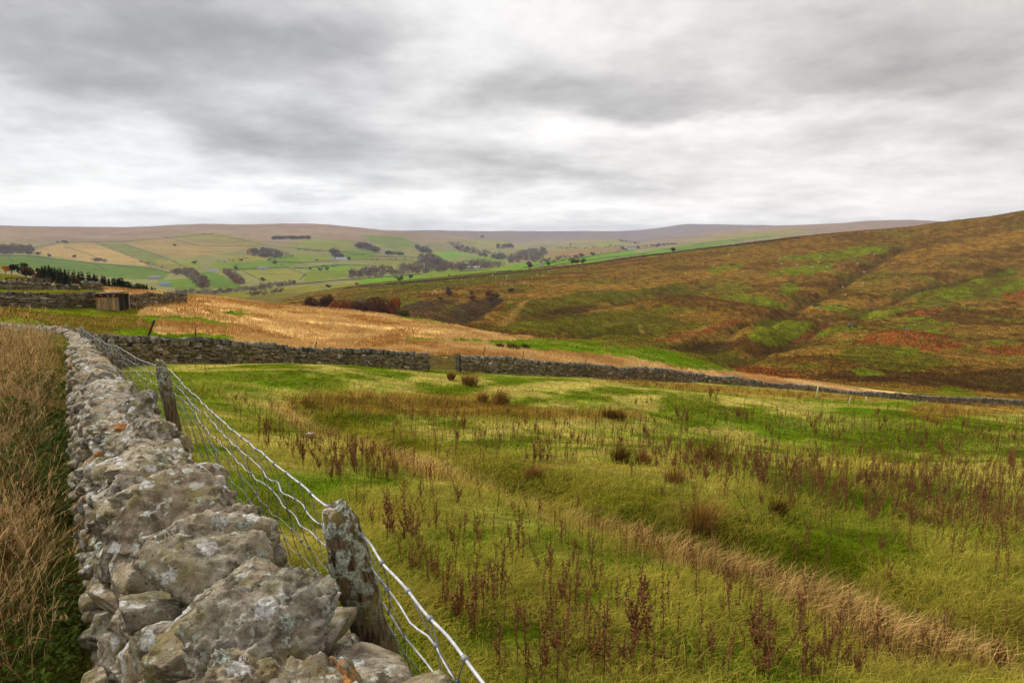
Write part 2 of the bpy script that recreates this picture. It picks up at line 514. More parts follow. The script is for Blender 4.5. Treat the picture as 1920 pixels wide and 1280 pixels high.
def stone_mat():
    m, nt, b = material('lichened gritstone', .94, .06)
    p = wpos(nt); a = attr(nt)
    c = a.outputs['Color']; al = a.outputs['Alpha']
    n1 = nt.noise(p, 7, 5, .6); n2 = nt.noise(p, 23, 5, .65); n3 = nt.noise(p, 85, 4, .7); n4 = nt.noise(p, 3.1, 3, .5)
    base = nt.mix(nt.ramp(n2, .34, .64), (.080, .064, .042), (.46, .415, .32))
    base = nt.mix(nt.ramp(n1, .42, .62, 0, .55), base, (.34, .27, .185))
    base = nt.vmath('MULTIPLY', base, c)
    # olive moss film
    base = nt.mix(nt.math('MULTIPLY', nt.ramp(nt.noise(p, 5.2, 4, .6), .47, .64), nt.ramp(n3, .3, .62, .25, .65)), base, (.235, .200, .055))
    # crusty grey-white lichen patches
    sc = nt.new('ShaderNodeVectorMath', operation='SCALE'); nt.put(sc.inputs[0], nt.noise(p, 30, 3, .6, 1)); sc.inputs['Scale'].default_value = .045
    wv = nt.vmath('ADD', p, sc.outputs[0])
    vo = nt.new('ShaderNodeTexVoronoi'); nt.put(vo.inputs['Vector'], wv); vo.inputs['Scale'].default_value = 13
    rim = nt.ramp(vo.outputs['Distance'], .30, .40, 1, 0)
    sel = nt.ramp(vo.outputs['Color'], .36, .39)
    patch = nt.math('MULTIPLY', nt.math('MULTIPLY', rim, sel), nt.ramp(n4, .30, .46))
    lc = nt.mix(nt.ramp(n3, .35, .65), (.40, .385, .34), (.80, .78, .73))
    base = nt.mix(nt.math('MULTIPLY', patch, .85), base, lc)
    vo2 = nt.new('ShaderNodeTexVoronoi'); nt.put(vo2.inputs['Vector'], wv); vo2.inputs['Scale'].default_value = 34
    spot = nt.math('MULTIPLY', nt.ramp(vo2.outputs['Distance'], .22, .36, 1, 0), nt.ramp(vo2.outputs['Color'], .55, .58))
    base = nt.mix(nt.math('MULTIPLY', spot, .8), base, nt.mix(nt.ramp(n1, .4, .6), (.62, .60, .52), (.40, .42, .30)))
    # sage-green tufted lichen
    sg = nt.math('MULTIPLY', nt.ramp(nt.noise(p, 9.5, 4, .6), .60, .68), nt.ramp(n3, .40, .52))
    base = nt.mix(sg, base, (.45, .50, .41))
    # orange lichen, only where the stone carries it
    og = nt.math('MULTIPLY', nt.ramp(nt.noise(p, 11, 5, .6), .48, .57), nt.ramp(al, .5, 1.0, 1, 0))
    base = nt.mix(og, base, nt.mix(nt.ramp(n3, .35, .65), (.30, .12, .03), (.52, .235, .07)))
    base = nt.mix(nt.ramp(n3, .28, .44, .85, 0), base, (.030, .03, .022))
    nt.put(b.inputs['Base Color'], base)
    h = nt.math('ADD', nt.math('MULTIPLY', n2, 1.0), nt.math('ADD', nt.math('MULTIPLY', n3, .7), nt.math('ADD', nt.math('MULTIPLY', patch, .12), nt.math('MULTIPLY', sg, .3))))
    bump(nt, b, h, 1.0, .02)
    return m


M['stone'] = stone_mat()


def wood_post_mat():
    m, nt, b = material('mossy weathered post', .9, .15)
    tc = nt.new('ShaderNodeTexCoord').outputs['Object']
    st = nt.new('ShaderNodeMapping'); nt.put(st.inputs[0], tc); st.inputs['Scale'].default_value = (1, 1, .12)
    g = nt.noise(st.outputs[0], 90, 4, .6)
    n2 = nt.noise(tc, 26, 4, .65); n3 = nt.noise(tc, 95, 3, .7)
    base = nt.mix(nt.ramp(g, .35, .65), (.045, .028, .014), (.20, .145, .085))
    base = nt.mix(nt.math('MULTIPLY', nt.ramp(nt.noise(tc, 9, 4), .48, .62), .8), base, (.17, .135, .02))
    z = nt.new('ShaderNodeSeparateXYZ'); nt.put(z.inputs[0], tc)
    up = nt.ramp(z.outputs[2], -.42, -.08)
    lich = nt.math('MULTIPLY', nt.ramp(n2, .45, .54), up)
    base = nt.mix(lich, base, nt.mix(nt.ramp(n3, .35, .62), (.19, .21, .145), (.50, .53, .42)))
    rs = nt.math('MULTIPLY', nt.ramp(nt.noise(tc, 17, 4), .56, .64), nt.ramp(z.outputs[2], -.2, .0))
    base = nt.mix(rs, base, (.28, .10, .035))
    nt.put(b.inputs['Base Color'], base)
    bump(nt, b, nt.math('ADD', g, nt.math('ADD', nt.math('MULTIPLY', lich, .6), n3)), .9, .012)
    return m


M['post'] = wood_post_mat()


def wire_mat():
    m, nt, b = material('galvanised wire', .5, .4)
    b.inputs['Metallic'].default_value = .0
    n = nt.noise(wpos(nt), 40, 3)
    nt.put(b.inputs['Base Color'], nt.mix(nt.ramp(n, .35, .65), (.34, .345, .355), (.56, .565, .58)))
    return m


M['wire'] = wire_mat()


def thinwire_mat():
    m, nt, b = material('dull netting wire', .6, .4)
    b.inputs['Metallic'].default_value = .3
    nt.put(b.inputs['Base Color'], nt.mix(nt.ramp(nt.noise(wpos(nt), 20, 3), .35, .65), (.14, .145, .14), (.28, .29, .285)))
    return m


M['thinwire'] = thinwire_mat()


def plank_mat():
    m, nt, b = material('old boards', .85, .15)
    p = wpos(nt); c = attr(nt).outputs['Color']
    st = nt.new('ShaderNodeMapping'); nt.put(st.inputs[0], p); st.inputs['Scale'].default_value = (1, 1, .1)
    g = nt.ramp(nt.noise(st.outputs[0], 16, 5, .65), .3, .7, .45, 1.4)
    nt.put(b.inputs['Base Color'], nt.vmath('MULTIPLY', c, g))
    bump(nt, b, g, .5, .02)
    return m


M['plank'] = plank_mat()


# ------------------------------------------------------------------ sky
def build_world():
    w = bpy.data.worlds.new('World'); SC.world = w; w.use_nodes = True
    nt = NT(w.node_tree)
    bg = w.node_tree.nodes['Background']; out = w.node_tree.nodes['World Output']
    sky = nt.new('ShaderNodeTexSky'); sky.sky_type = 'NISHITA'; sky.sun_disc = False
    sky.sun_elevation = math.radians(SUN_EL); sky.sun_rotation = math.radians(SUN_AZ)
    bg.inputs['Strength'].default_value = .05
    nt.l.new(sky.outputs[0], bg.inputs['Color'])
    d = nt.new('ShaderNodeTexCoord').outputs['Generated']
    s = nt.new('ShaderNodeSeparateXYZ'); nt.put(s.inputs[0], d)
    x, y, z = s.outputs
    el = nt.math('ARCSINE', z)
    az = nt.math('ARCTAN2', x, y)
    # cloud sheet seen in perspective
    k = nt.math('ADD', nt.math('MAXIMUM', z, 0.), .17)
    cv = nt.new('ShaderNodeCombineXYZ')
    nt.put(cv.inputs[0], nt.math('DIVIDE', x, k)); nt.put(cv.inputs[1], nt.math('DIVIDE', y, k)); cv.inputs[2].default_value = 3.7
    P = cv.outputs[0]
    n_big = nt.noise(P, .55, 2, .5); n_mid = nt.noise(P, 1.75, 10, .63)
    warp = nt.noise(P, 1.1, 5, .6, 1)
    ws = nt.new('ShaderNodeVectorMath', operation='SCALE'); nt.put(ws.inputs[0], nt.vmath('SUBTRACT', warp, (.5, .5, .5))); ws.inputs['Scale'].default_value = .34
    wx = nt.new('ShaderNodeSeparateXYZ'); nt.put(wx.inputs[0], ws.outputs[0])
    azw = nt.math('ADD', az, wx.outputs[0]); elw = nt.math('ADD', el, nt.math('MULTIPLY', wx.outputs[1], .42))

    def blob(px, py, rx, ry, amp, tilt=0.):
        kx, kz = ray(px, py)
        a0 = math.atan2(kx, 1); e0 = math.atan(kz / math.hypot(kx, 1))
        da = nt.math('SUBTRACT', azw, a0); de = nt.math('SUBTRACT', elw, e0)
        if tilt: de = nt.math('ADD', de, nt.math('MULTIPLY', da, tilt))
        u = nt.math('DIVIDE', da, rx / 1280); v = nt.math('DIVIDE', de, ry / 1280)
        q = nt.math('ADD', nt.math('MULTIPLY', u, u), nt.math('MULTIPLY', v, v))
        return nt.math('MULTIPLY', nt.math('EXPONENT', nt.math('MULTIPLY', q, -1.)), amp)

    tot = None
    for args in CLOUDS:
        bl = blob(*args)
        tot = bl if tot is None else nt.math('ADD', tot, bl)
    # brightness of the cloud base
    br = nt.math('ADD', nt.math('ADD', .635, tot), nt.math('MULTIPLY', nt.math('SUBTRACT', n_mid, .5), .88))
    br = nt.math('ADD', br, nt.math('MULTIPLY', nt.math('SUBTRACT', n_big, .5), .14))
    fine = nt.noise(P, 5.6, 6, .6)
    br = nt.math('ADD', br, nt.math('MULTIPLY', nt.math('SUBTRACT', fine, .5), .24))
    br = nt.ramp(br, .0, 1., .0, 1., smooth=False)
    lum = nt.math('ADD', .235, nt.math('MULTIPLY', nt.math('POWER', br, 1.25), .60))
    warmth = nt.ramp(az, -.45, .65)
    tint = nt.mix(warmth, (1.005, .998, .99), (1.055, .995, .94))
    dark_t = nt.mix(nt.ramp(br, .2, .75), (.998, .992, .995), (1., 1., 1.))
    colr = nt.vmath('MULTIPLY', nt.vmath('MULTIPLY', tint, dark_t), lum)
    low = nt.ramp(z, -.06, -.0)
    colr = nt.mix(low, (.10, .09, .05), colr)
    b2 = nt.new('ShaderNodeBackground'); nt.put(b2.inputs['Color'], colr); b2.inputs['Strength'].default_value = SKY_K
    ad = nt.new('ShaderNodeMixShader'); ad.inputs[0].default_value = .94
    nt.l.new(bg.outputs[0], ad.inputs[1]); nt.l.new(b2.outputs[0], ad.inputs[2])
    nt.l.new(ad.outputs[0], out.inputs['Surface'])


SUN_EL, SUN_AZ = 40., -52.      # from the left, a little ahead
SKY_K = .67
EXPO = 1.25
# view position of each cloud mass, its extent, and how much lighter (+) or darker (-) than the sheet
CLOUDS = [
    (230, 60, 440, 100, -.50, .0), (60, 125, 150, 45, -.24, 0), (560, 60, 200, 90, -.22, .1), (20, 30, 120, 60, .12, 0),
    (200, 215, 280, 80, .12, .08), (740, 130, 110, 80, .27, -.3), (560, 130, 140, 40, .10, 0), (90, 330, 260, 60, .05, 0),
    (480, 258, 230, 50, -.40, .22), (130, 235, 70, 26, -.20, .1), (680, 250, 90, 30, -.14, .0),
    (1010, 170, 260, 48, -.30, -.0), (1240, 185, 170, 36, -.26, -.0), (860, 195, 90, 40, -.10, 0), (1060, 60, 200, 50, .10, 0),
    (1500, 60, 300, 80, -.15, 0), (1660, 150, 170, 60, -.26, .05), (1880, 120, 160, 170, -.26, 0), (1580, 215, 240, 26, .16, 0), (1150, 240, 200, 22, .18, 0),
    (950, 310, 260, 26, -.20, .08), (1180, 330, 260, 24, -.16, .04), (560, 340, 160, 24, -.08, 0), (1600, 270, 200, 26, -.10, 0), (1500, 330, 420, 40, .10, 0), (640, 395, 900, 24, .17, 0), (1200, 400, 800, 20, .12, 0), (1800, 300, 160, 60, .05, 0),
]
# ------------------------------------------------------------------ land cover (ground colours, with gully shade and far haze mixed in)
def S(r, g, b, k=None):
    c = np.array([r, g, b], float) / 255
    c = np.where(c <= .04045, c / 12.92, ((c + .055) / 1.055) ** 2.4)
    return c * (LK if k is None else k)


LK = .80


def inpoly(u, v, poly):
    poly = np.asarray(poly, float)
    lo, hi = poly.min(0), poly.max(0)
    res = np.zeros(u.shape, bool)
    m = (u >= lo[0]) & (u <= hi[0]) & (v >= lo[1]) & (v <= hi[1])
    if not m.any():
        return res
    uu, vv = u[m], v[m]; r = np.zeros(uu.shape, bool)
    x1, y1 = poly[-1]
    for x2, y2 in poly:
        if y1 != y2:
            c = ((y1 > vv) != (y2 > vv)) & (uu < (x2 - x1) * (vv - y1) / (y2 - y1) + x1)
            r ^= c
        x1, y1 = x2, y2
    res[m] = r
    return res


GOLD = [[(330, 640), (285, 622), (300, 600), (258, 590), (275, 572), (310, 560), (352, 556), (420, 552), (600, 575), (690, 583), (780, 592), (900, 613), (1025, 641), (1040, 655), (1150, 668), (1280, 690), (1390, 702), (1420, 706), (1400, 726), (1200, 712), (1000, 690), (850, 668), (700, 668), (500, 655), (330, 640)],
        [(1400, 703), (1500, 705), (1760, 728), (1780, 745), (1600, 735), (1400, 722)], [(235, 545), (335, 540), (345, 547), (240, 553)], [(180, 535), (190, 530), (240, 540), (235, 548), (200, 548)]]
GREEN_IN_GOLD = [[(690, 583), (780, 592), (870, 605), (960, 630), (1050, 655), (1000, 645), (920, 622), (860, 612), (780, 602)],
                 [(760, 634), (950, 638), (1000, 636), (1100, 641), (1250, 658), (1395, 699), (1300, 692), (1150, 668), (1000, 656), (900, 643), (760, 640)],
                 [(262, 592), (330, 592), (430, 603), (470, 612), (430, 612), (330, 603), (280, 602)], [(210, 622), (262, 616), (300, 625), (420, 628), (470, 640), (330, 640), (240, 632)], [(470, 592), (400, 588), (430, 583), (490, 588)]]
RED = [[(1225, 640), (1300, 622), (1350, 603), (1400, 596), (1375, 608), (1320, 625), (1262, 640)], [(1472, 644), (1500, 630), (1532, 621), (1526, 630), (1492, 644)],
       [(1600, 641), (1636, 622), (1700, 616), (1775, 630), (1780, 640), (1700, 648), (1640, 644), (1588, 650)], [(1368, 688), (1390, 682), (1470, 695), (1530, 712), (1480, 714), (1400, 703)],
       [(1815, 660), (1860, 650), (1922, 646), (1922, 662), (1850, 664)], [(1870, 556), (1922, 540), (1922, 568), (1890, 562)], [(1698, 590), (1730, 582), (1765, 574), (1782, 580), (1725, 592)], [(1530, 615), (1565, 608), (1560, 612), (1534, 620)],
       [(1392, 676), (1398, 668), (1402, 680)], [(1700, 646), (1790, 640), (1810, 652), (1740, 658)]]
BRIGHT = [[(1528, 632), (1545, 614), (1590, 608), (1614, 610), (1620, 616), (1575, 620), (1548, 632)], [(1600, 596), (1640, 583), (1700, 577), (1690, 590), (1650, 600)], [(1684, 596), (1740, 590), (1735, 600), (1690, 601)],
          [(1430, 514), (1485, 500), (1560, 492), (1560, 508), (1500, 515)], [(1440, 487), (1520, 476), (1600, 465), (1680, 460), (1660, 474), (1520, 490)], [(1322, 505), (1390, 492), (1395, 504), (1340, 512)],
          [(1458, 536), (1488, 529), (1500, 545), (1462, 550)], [(1750, 556), (1775, 542), (1810, 538), (1830, 548), (1800, 560)], [(1850, 545), (1922, 520), (1922, 546), (1870, 552)], [(1805, 522), (1850, 520), (1840, 534)],
          [(1680, 656), (1725, 648), (1718, 668), (1680, 668)], [(1345, 556), (1390, 549), (1440, 556), (1482, 572), (1470, 582), (1430, 574), (1380, 562)], [(1516, 574), (1560, 570), (1600, 576), (1560, 582)], [(1690, 612), (1760, 618), (1775, 626), (1700, 622)],
          [(1420, 605), (1480, 600), (1530, 602), (1500, 640), (1440, 650), (1400, 630)], [(1740, 600), (1790, 606), (1780, 612), (1740, 606)], [(1862, 512), (1920, 505), (1920, 512), (1880, 516)], [(1590, 690), (1640, 692), (1660, 705), (1610, 706)], [(1485, 686), (1540, 682), (1545, 688), (1500, 690)],
          [(1745, 733), (1770, 724), (1800, 728), (1850, 742), (1780, 742)], [(1200, 480), (1220, 476), (1225, 484)], [(1225, 575), (1262, 572), (1255, 580), (1225, 582)]]
OLIVE = [[(945, 572), (1060, 552), (1200, 538), (1290, 520), (1290, 545), (1200, 556), (1100, 572), (985, 590)], [(690, 540), (740, 530), (830, 518), (960, 506), (1075, 505), (1000, 520), (900, 533), (780, 545)], [(980, 604), (1070, 590), (1200, 578), (1330, 600), (1200, 640), (1100, 636)],
         [(1260, 600), (1340, 585), (1360, 600), (1290, 620)], [(1640, 560), (1760, 535), (1900, 505), (1922, 540), (1760, 575)], [(1080, 640), (1260, 640), (1400, 660), (1340, 690), (1200, 660)], [(1620, 640), (1720, 655), (1800, 680), (1700, 700), (1560, 670)]]
ORANGE = [[(1640, 482), (1750, 464), (1922, 428), (1922, 458), (1780, 478), (1690, 490)], [(1240, 590), (1320, 580), (1460, 600), (1380, 605), (1280, 605)], [(1420, 565), (1480, 575), (1600, 560), (1700, 560), (1640, 575), (1500, 590)], [(1090, 545), (1250, 520), (1400, 495), (1380, 510), (1200, 545)], [(1000, 540), (1090, 530), (1080, 545), (980, 560), (940, 560)], [(1500, 560), (1600, 562), (1720, 558), (1720, 564), (1560, 570)]]
SCREE = [[(800, 600), (850, 572), (910, 558), (955, 556), (905, 598), (880, 606)], [(740, 580), (800, 560), (860, 560), (800, 600)]]
DARK = [[(1500, 705), (1620, 690), (1780, 700), (1922, 690), (1922, 742), (1800, 728), (1620, 716)], [(1230, 655), (1330, 640), (1400, 645), (1350, 660), (1280, 664)], [(1020, 580), (1120, 570), (1090, 590), (1040, 590)]]

# far fields: colour, outline
FIELDS = [
    ((104, 132, 60), [(-60, 477), (60, 479), (110, 486), (175, 493), (285, 502), (318, 512), (305, 525), (230, 522), (130, 510), (60, 503), (-60, 503)]),
    ((182, 160, 116), [(60, 471), (115, 456), (176, 455), (240, 477), (285, 498), (190, 493), (100, 481), (70, 475)]),
    ((128, 135, 82), [(180, 456), (232, 457), (285, 474), (332, 491), (318, 499), (285, 496), (240, 478), (205, 465)]),
    ((165, 148, 104), [(230, 450), (310, 446), (380, 455), (480, 463), (400, 478), (330, 485), (285, 472)]),
    ((150, 146, 92), [(310, 440), (400, 436), (480, 450), (500, 459), (478, 463), (380, 454)]),
    ((138, 150, 74), [(320, 487), (378, 486), (376, 506), (345, 500)]), ((150, 146, 84), [(285, 487), (318, 488), (345, 500), (376, 507), (310, 502)]),
    ((112, 144, 56), [(295, 527), (372, 519), (412, 536), (350, 542), (305, 537)]), ((104, 136, 56), [(372, 512), (398, 509), (457, 532), (440, 541), (400, 541), (388, 525)]),
    ((126, 150, 64), [(395, 493), (450, 487), (455, 495), (420, 505), (398, 502)]), ((150, 150, 80), [(440, 478), (505, 480), (508, 490), (455, 492), (430, 488)]),
    ((112, 146, 54), [(505, 481), (545, 478), (572, 492), (536, 500), (512, 496)]), ((132, 152, 62), [(545, 476), (580, 478), (578, 490), (572, 491)]),
    ((134, 152, 66), [(570, 482), (622, 480), (628, 488), (576, 491)]), ((118, 146, 58), [(432, 493), (500, 487), (522, 496), (538, 503), (450, 509), (425, 506)]),
    ((146, 150, 78), [(455, 509), (546, 502), (572, 515), (562, 522), (490, 524), (470, 520)]), ((116, 150, 52), [(552, 503), (622, 495), (692, 499), (652, 506), (600, 508)]), ((124, 142, 62), [(575, 509), (652, 506), (650, 520), (570, 529), (572, 517)]),
    ((122, 148, 64), [(640, 471), (690, 466), (712, 478), (690, 486), (652, 485)]), ((128, 146, 84), [(680, 440), (752, 444), (795, 463), (745, 470), (700, 456)]), ((142, 150, 86), [(580, 448), (660, 452), (672, 462), (640, 470), (560, 468), (540, 460)]),
    ((140, 148, 78), [(690, 489), (802, 484), (806, 496), (720, 501)]), ((118, 166, 62), [(800, 475), (852, 472), (880, 478), (850, 485), (812, 485)]),
    ((116, 158, 44), [(664, 527), (700, 519), (792, 513), (802, 520), (745, 531), (680, 533)]), ((134, 138, 60), [(540, 548), (600, 536), (664, 532), (745, 532), (810, 521), (890, 510), (890, 520), (740, 540), (600, 560)]), ((138, 136, 58), [(400, 552), (470, 545), (560, 538), (600, 536), (540, 552), (440, 560)]),
    ((126, 150, 76), [(862, 480), (922, 480), (956, 486), (930, 492), (890, 490)]), ((124, 150, 54), [(800, 506), (980, 500), (1060, 488), (1000, 508), (880, 516), (800, 522)]),
    ((112, 154, 44), [(940, 500), (1000, 492), (1060, 485), (1110, 478), (1186, 468), (1200, 478), (1120, 490), (1060, 500), (980, 508)]), ((116, 150, 50), [(1040, 495), (1150, 480), (1215, 472), (1290, 462), (1330, 459), (1300, 471), (1180, 490), (1080, 500)]),
    ((152, 130, 96), [(1010, 474), (1060, 468), (1180, 462), (1300, 452), (1200, 466), (1110, 477), (1040, 484)]), ((150, 158, 98), [(1030, 468), (1100, 462), (1130, 453), (1172, 452), (1182, 458), (1100, 466)]),
    ((110, 146, 48), [(1200, 475), (1240, 466), (1300, 458), (1372, 449), (1402, 451), (1340, 460), (1300, 470), (1215, 482)]), ((150, 146, 94), [(1270, 455), (1380, 438), (1480, 430), (1540, 432), (1460, 446), (1400, 450), (1340, 452)]),
    ((130, 146, 70), [(1380, 446), (1450, 442), (1445, 447), (1395, 450)]), ((148, 150, 92), [(860, 448), (960, 452), (950, 462), (880, 458)]), ((158, 150, 110), [(1040, 455), (1120, 448), (1170, 450), (1100, 456)]),
]


def cover(x, y, ye, z):
    """linear ground colour for points of the terrain, and weights (rush gold, straw, bracken)"""
    u, v = project(x, y, z)
    j = np.clip(ye / 600, .15, 1)
    # irregular patch edges
    wl = np.clip(.035 * ye, .25, 70)
    jx = fbm(np.log(ye) * 26, u / 16, 3, 61); jy = fbm(np.log(ye) * 26, u / 16, 3, 67)
    far = sstep(1150, 1500, ye)
    uw = u + jx * (9 - 7.5 * far); vw = v + jy * (4.5 - 4 * far)
    n1 = fbm(x / 2.3, y / 2.3, 4, 101); n2 = fbm(x / 7.5, y / 7.5, 3, 111); n3 = fbm(x / .5, y / .5, 2, 121)
    grain = fbm(np.log(ye) * 110, np.arctan2(x, y) * 200, 3, 131)
    C = np.zeros(x.shape + (3,))
    gold = np.zeros(x.shape); red = np.zeros(x.shape)
    yw = np.interp(np.clip(x / np.maximum(ye, .1), -1, 1), CA, YW)
    tg = np.interp(x / np.maximum(ye, .1), TGA, TGY)
    tc = np.interp(x / np.maximum(ye, .1), TGA, TCY)
    pas = ye < yw * 1.02
    rough = (~pas) & (ye < tg)
    moor = (ye >= tg) & (ye < tc)
    hill = ye >= np.maximum(tc, tg)
    # pasture
    sw = sstep(-.22, .38, n1 + .35 * n2 + .3 * n3)
    P = S(98, 114, 22)[None] * (1 - sw[:, None]) + S(168, 152, 74)[None] * sw[:, None]
    bw = sstep(.12, .5, fbm(x / 2.6, y / 2.6, 3, 141))[:, None]
    P = P * (1 - .5 * bw) + S(88, 122, 14) * .5 * bw
    dd, da, ds = seg_dist(x, y, DITCH)
    dn = dd * ds + .5 * n1
    tan = np.exp(-((dn - .45) / .55) ** 2) * sstep(0, 3, dd * 0 + 3)
    tan2 = np.exp(-((dn + .75) / .9) ** 2)
    P = P * (1 - .85 * tan2[:, None]) + S(96, 86, 20) * .85 * tan2[:, None]
    P = P * (1 - .85 * tan[:, None]) + S(196, 158, 92) * .85 * tan[:, None]
    rb = inpoly(uw, vw, [(520, 750), (640, 738), (760, 735), (900, 740), (1000, 765), (1200, 770), (1210, 785), (1000, 785), (860, 782), (700, 775)]) | inpoly(uw, vw, [(1690, 770), (1740, 752), (1800, 748), (1922, 755), (1922, 775), (1800, 780), (1745, 795)]) | inpoly(uw, vw, [(1100, 705), (1400, 725), (1700, 745), (1640, 752), (1400, 742), (1150, 716)])
    rb = rb & pas
    P[rb] = P[rb] * .35 + S(146, 104, 46) * .65
    ver = (seg_dist(x, y, NEARWALL)[0] * seg_dist(x, y, NEARWALL)[2] < -.1) & (ye < 60)
    P[ver] = (S(74, 66, 22) * .6 + P[ver] * .25)
    # thatch and soil between near blades, painted darker for contrast soft light lacks
    P = P * (1 - .40 * sstep(-.1, -.35, n1 + .5 * n3) * (1 - sstep(15, 45, ye)))[:, None]
    C[pas] = P[pas]
    # rough pasture beyond the cross wall
    g = np.zeros(x.shape, bool)
    for p in GOLD: g |= inpoly(uw, vw, p)
    gg = np.zeros(x.shape, bool)
    for p in GREEN_IN_GOLD: gg |= inpoly(uw, vw, p)
    R = S(104, 90, 30) * (1 - sstep(-.2, .3, n2)[:, None]) + S(104, 112, 20) * sstep(-.2, .3, n2)[:, None]
    gv = sstep(-.25, .4, fbm(x / 14, y / 5, 3, 151))[:, None]
    G = S(222, 182, 116, .95) * gv + S(184, 140, 76, .9) * (1 - gv)
    R = np.where(g[:, None], G, R)
    gr = S(98, 126, 16) * .75 + S(130, 140, 36) * .25 * sw[:, None]
    R = np.where(gg[:, None], gr, R)
    br = np.zeros(x.shape, bool)
    for p in RED: br |= inpoly(uw, vw, p)
    br &= rough & (ye > yw * 1.15)
    R[br] = (S(184, 98, 44, .95) * (1 + .4 * np.clip(grain, -.8, .8))[:, None])[br]
    gold = np.where(g & ~gg & rough & ~br, 1., 0.)
    C[rough] = R[rough]
    # moor
    a = sstep(-.35, .4, fbm(x / 70, y / 26, 4, 161) + .5 * grain)[:, None]
    Mo = S(102, 72, 24) * (1 - a) + S(144, 110, 42) * a
    b = sstep(.05, .42, fbm(x / 45, y / 45, 4, 171) + .25 * grain)[:, None]
    Mo = Mo * (1 - .85 * b) + S(112, 108, 28) * .85 * b
    up = sstep(560, 470, v)[:, None] * .55
    Mo = Mo * (1 - up) + S(118, 88, 38) * up
    def lay(polys, col, amt, gn=.0):
        nonlocal Mo
        m = np.zeros(x.shape, bool)
        for p in polys: m |= inpoly(uw, vw, p)
        w = np.where(m, amt, 0.)
        w = np.clip(w * (1 + gn * grain * 2.2), 0, 1)[:, None]
        Mo = Mo * (1 - w) + col * w
        return m
    lay(OLIVE, S(100, 97, 20), .75, .3); lay(ORANGE, S(152, 112, 44), .7, .4); lay(DARK, S(80, 54, 26), .7, .3)
    sc = lay(SCREE, S(84, 64, 48), .75, .5)
    lay(BRIGHT, S(114, 120, 20), .9, .2)
    rdm = lay(RED, S(156, 88, 36, .74), .8, .7)
    red = np.where(rdm & moor, 1., 0.)
    Mo *= (1 + .32 * np.clip(grain, -.8, .8))[:, None]
    for P_, dep, wd in CARVE[1:]:
        d = seg_dist(x, y, P_)[0]
        w = np.exp(-(d / (wd * .5)) ** 2)[:, None] * .55
        Mo = Mo * (1 - w) + S(58, 50, 20) * w  # shade of the gully bottoms painted into the moor colour
    for P_, wd, cl in TRACKS:
        d = seg_dist(x, y, P_)[0]
        w = np.exp(-(d / wd) ** 2)[:, None] * .6
        Mo = Mo * (1 - w) + cl * w
    C[moor] = Mo[moor]
    # far hills
    hn = fbm(x / 420, y / 420, 4, 181)[:, None]; hs_ = fbm(u / 60, v / 5, 3, 191)[:, None]
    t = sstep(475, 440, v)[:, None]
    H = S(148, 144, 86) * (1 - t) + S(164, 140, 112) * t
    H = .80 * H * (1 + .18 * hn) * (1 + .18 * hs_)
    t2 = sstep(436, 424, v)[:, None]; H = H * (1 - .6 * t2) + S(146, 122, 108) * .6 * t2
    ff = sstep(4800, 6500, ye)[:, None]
    H = H * (1 - .75 * ff) + S(128, 118, 118) * .75 * ff  # farthest ridges take on air haze here, mixed into their ground colour
    low = sstep(540, 552, v)[:, None] * (ye < 1500)[:, None]
    H = H * (1 - low) + S(110, 100, 46) * low
    for col, poly in FIELDS:
        m = inpoly(uw, vw, poly) & (ye > 1000) & (ye < 6200)
        if m.any():
            H[m] = S(*col) * np.array([.84, .76, .54]) * (1 + .16 * hn[m]) * (1 + .10 * hs_[m])
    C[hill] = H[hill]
    return C, gold, red, u, v


TRACKS = [(pickline(p, ymin=190, ymax=1050, detail=False), w, S(*c)) for p, w, c in [
    ([(1190, 655), (1330, 618), (1480, 588), (1620, 600), (1760, 570), (1910, 560)], 1.3, (160, 130, 66)), ([(1120, 605), (1190, 600), (1240, 632), (1262, 650)], 1.2, (150, 128, 60)), ([(930, 600), (1000, 562), (1100, 545), (1220, 520)], 2.0, (184, 142, 72)),
    ([(1000, 545), (1130, 522), (1300, 500)], 1.6, (92, 60, 26)), ([(1500, 560), (1640, 548), (1800, 520), (1920, 490)], 1.6, (84, 64, 26)), ([(1440, 660), (1540, 632), (1640, 608), (1800, 600)], 1.2, (70, 60, 22)), ([(1250, 690), (1400, 668), (1560, 690), (1760, 720)], 1.0, (120, 118, 40)), ([(1520, 470), (1600, 452), (1760, 440)], 2.2, (84, 58, 26))]]
TG = {-330: 230, 0: 230, 200: 260, 400: 280, 560: 310, 700: 290, 800: 250, 960: 225, 1100: 230, 1200: 230, 1300: 230, 1400: 215, 1500: 200, 1700: 150, 1920: 140, 2250: 158}
TCR = {-330: 231, 0: 231, 200: 261, 400: 281, 560: 900, 700: 1000, 800: 1060, 960: 1120, 1100: 1200, 1200: 1200, 1300: 1200, 1400: 1200, 1500: 1200, 1700: 1200, 1920: 1200, 2250: 1200}
TGA = CA; TGY = np.array([TG[c] for c in COLS], float); TCY = np.array([TCR[c] for c in COLS], float)


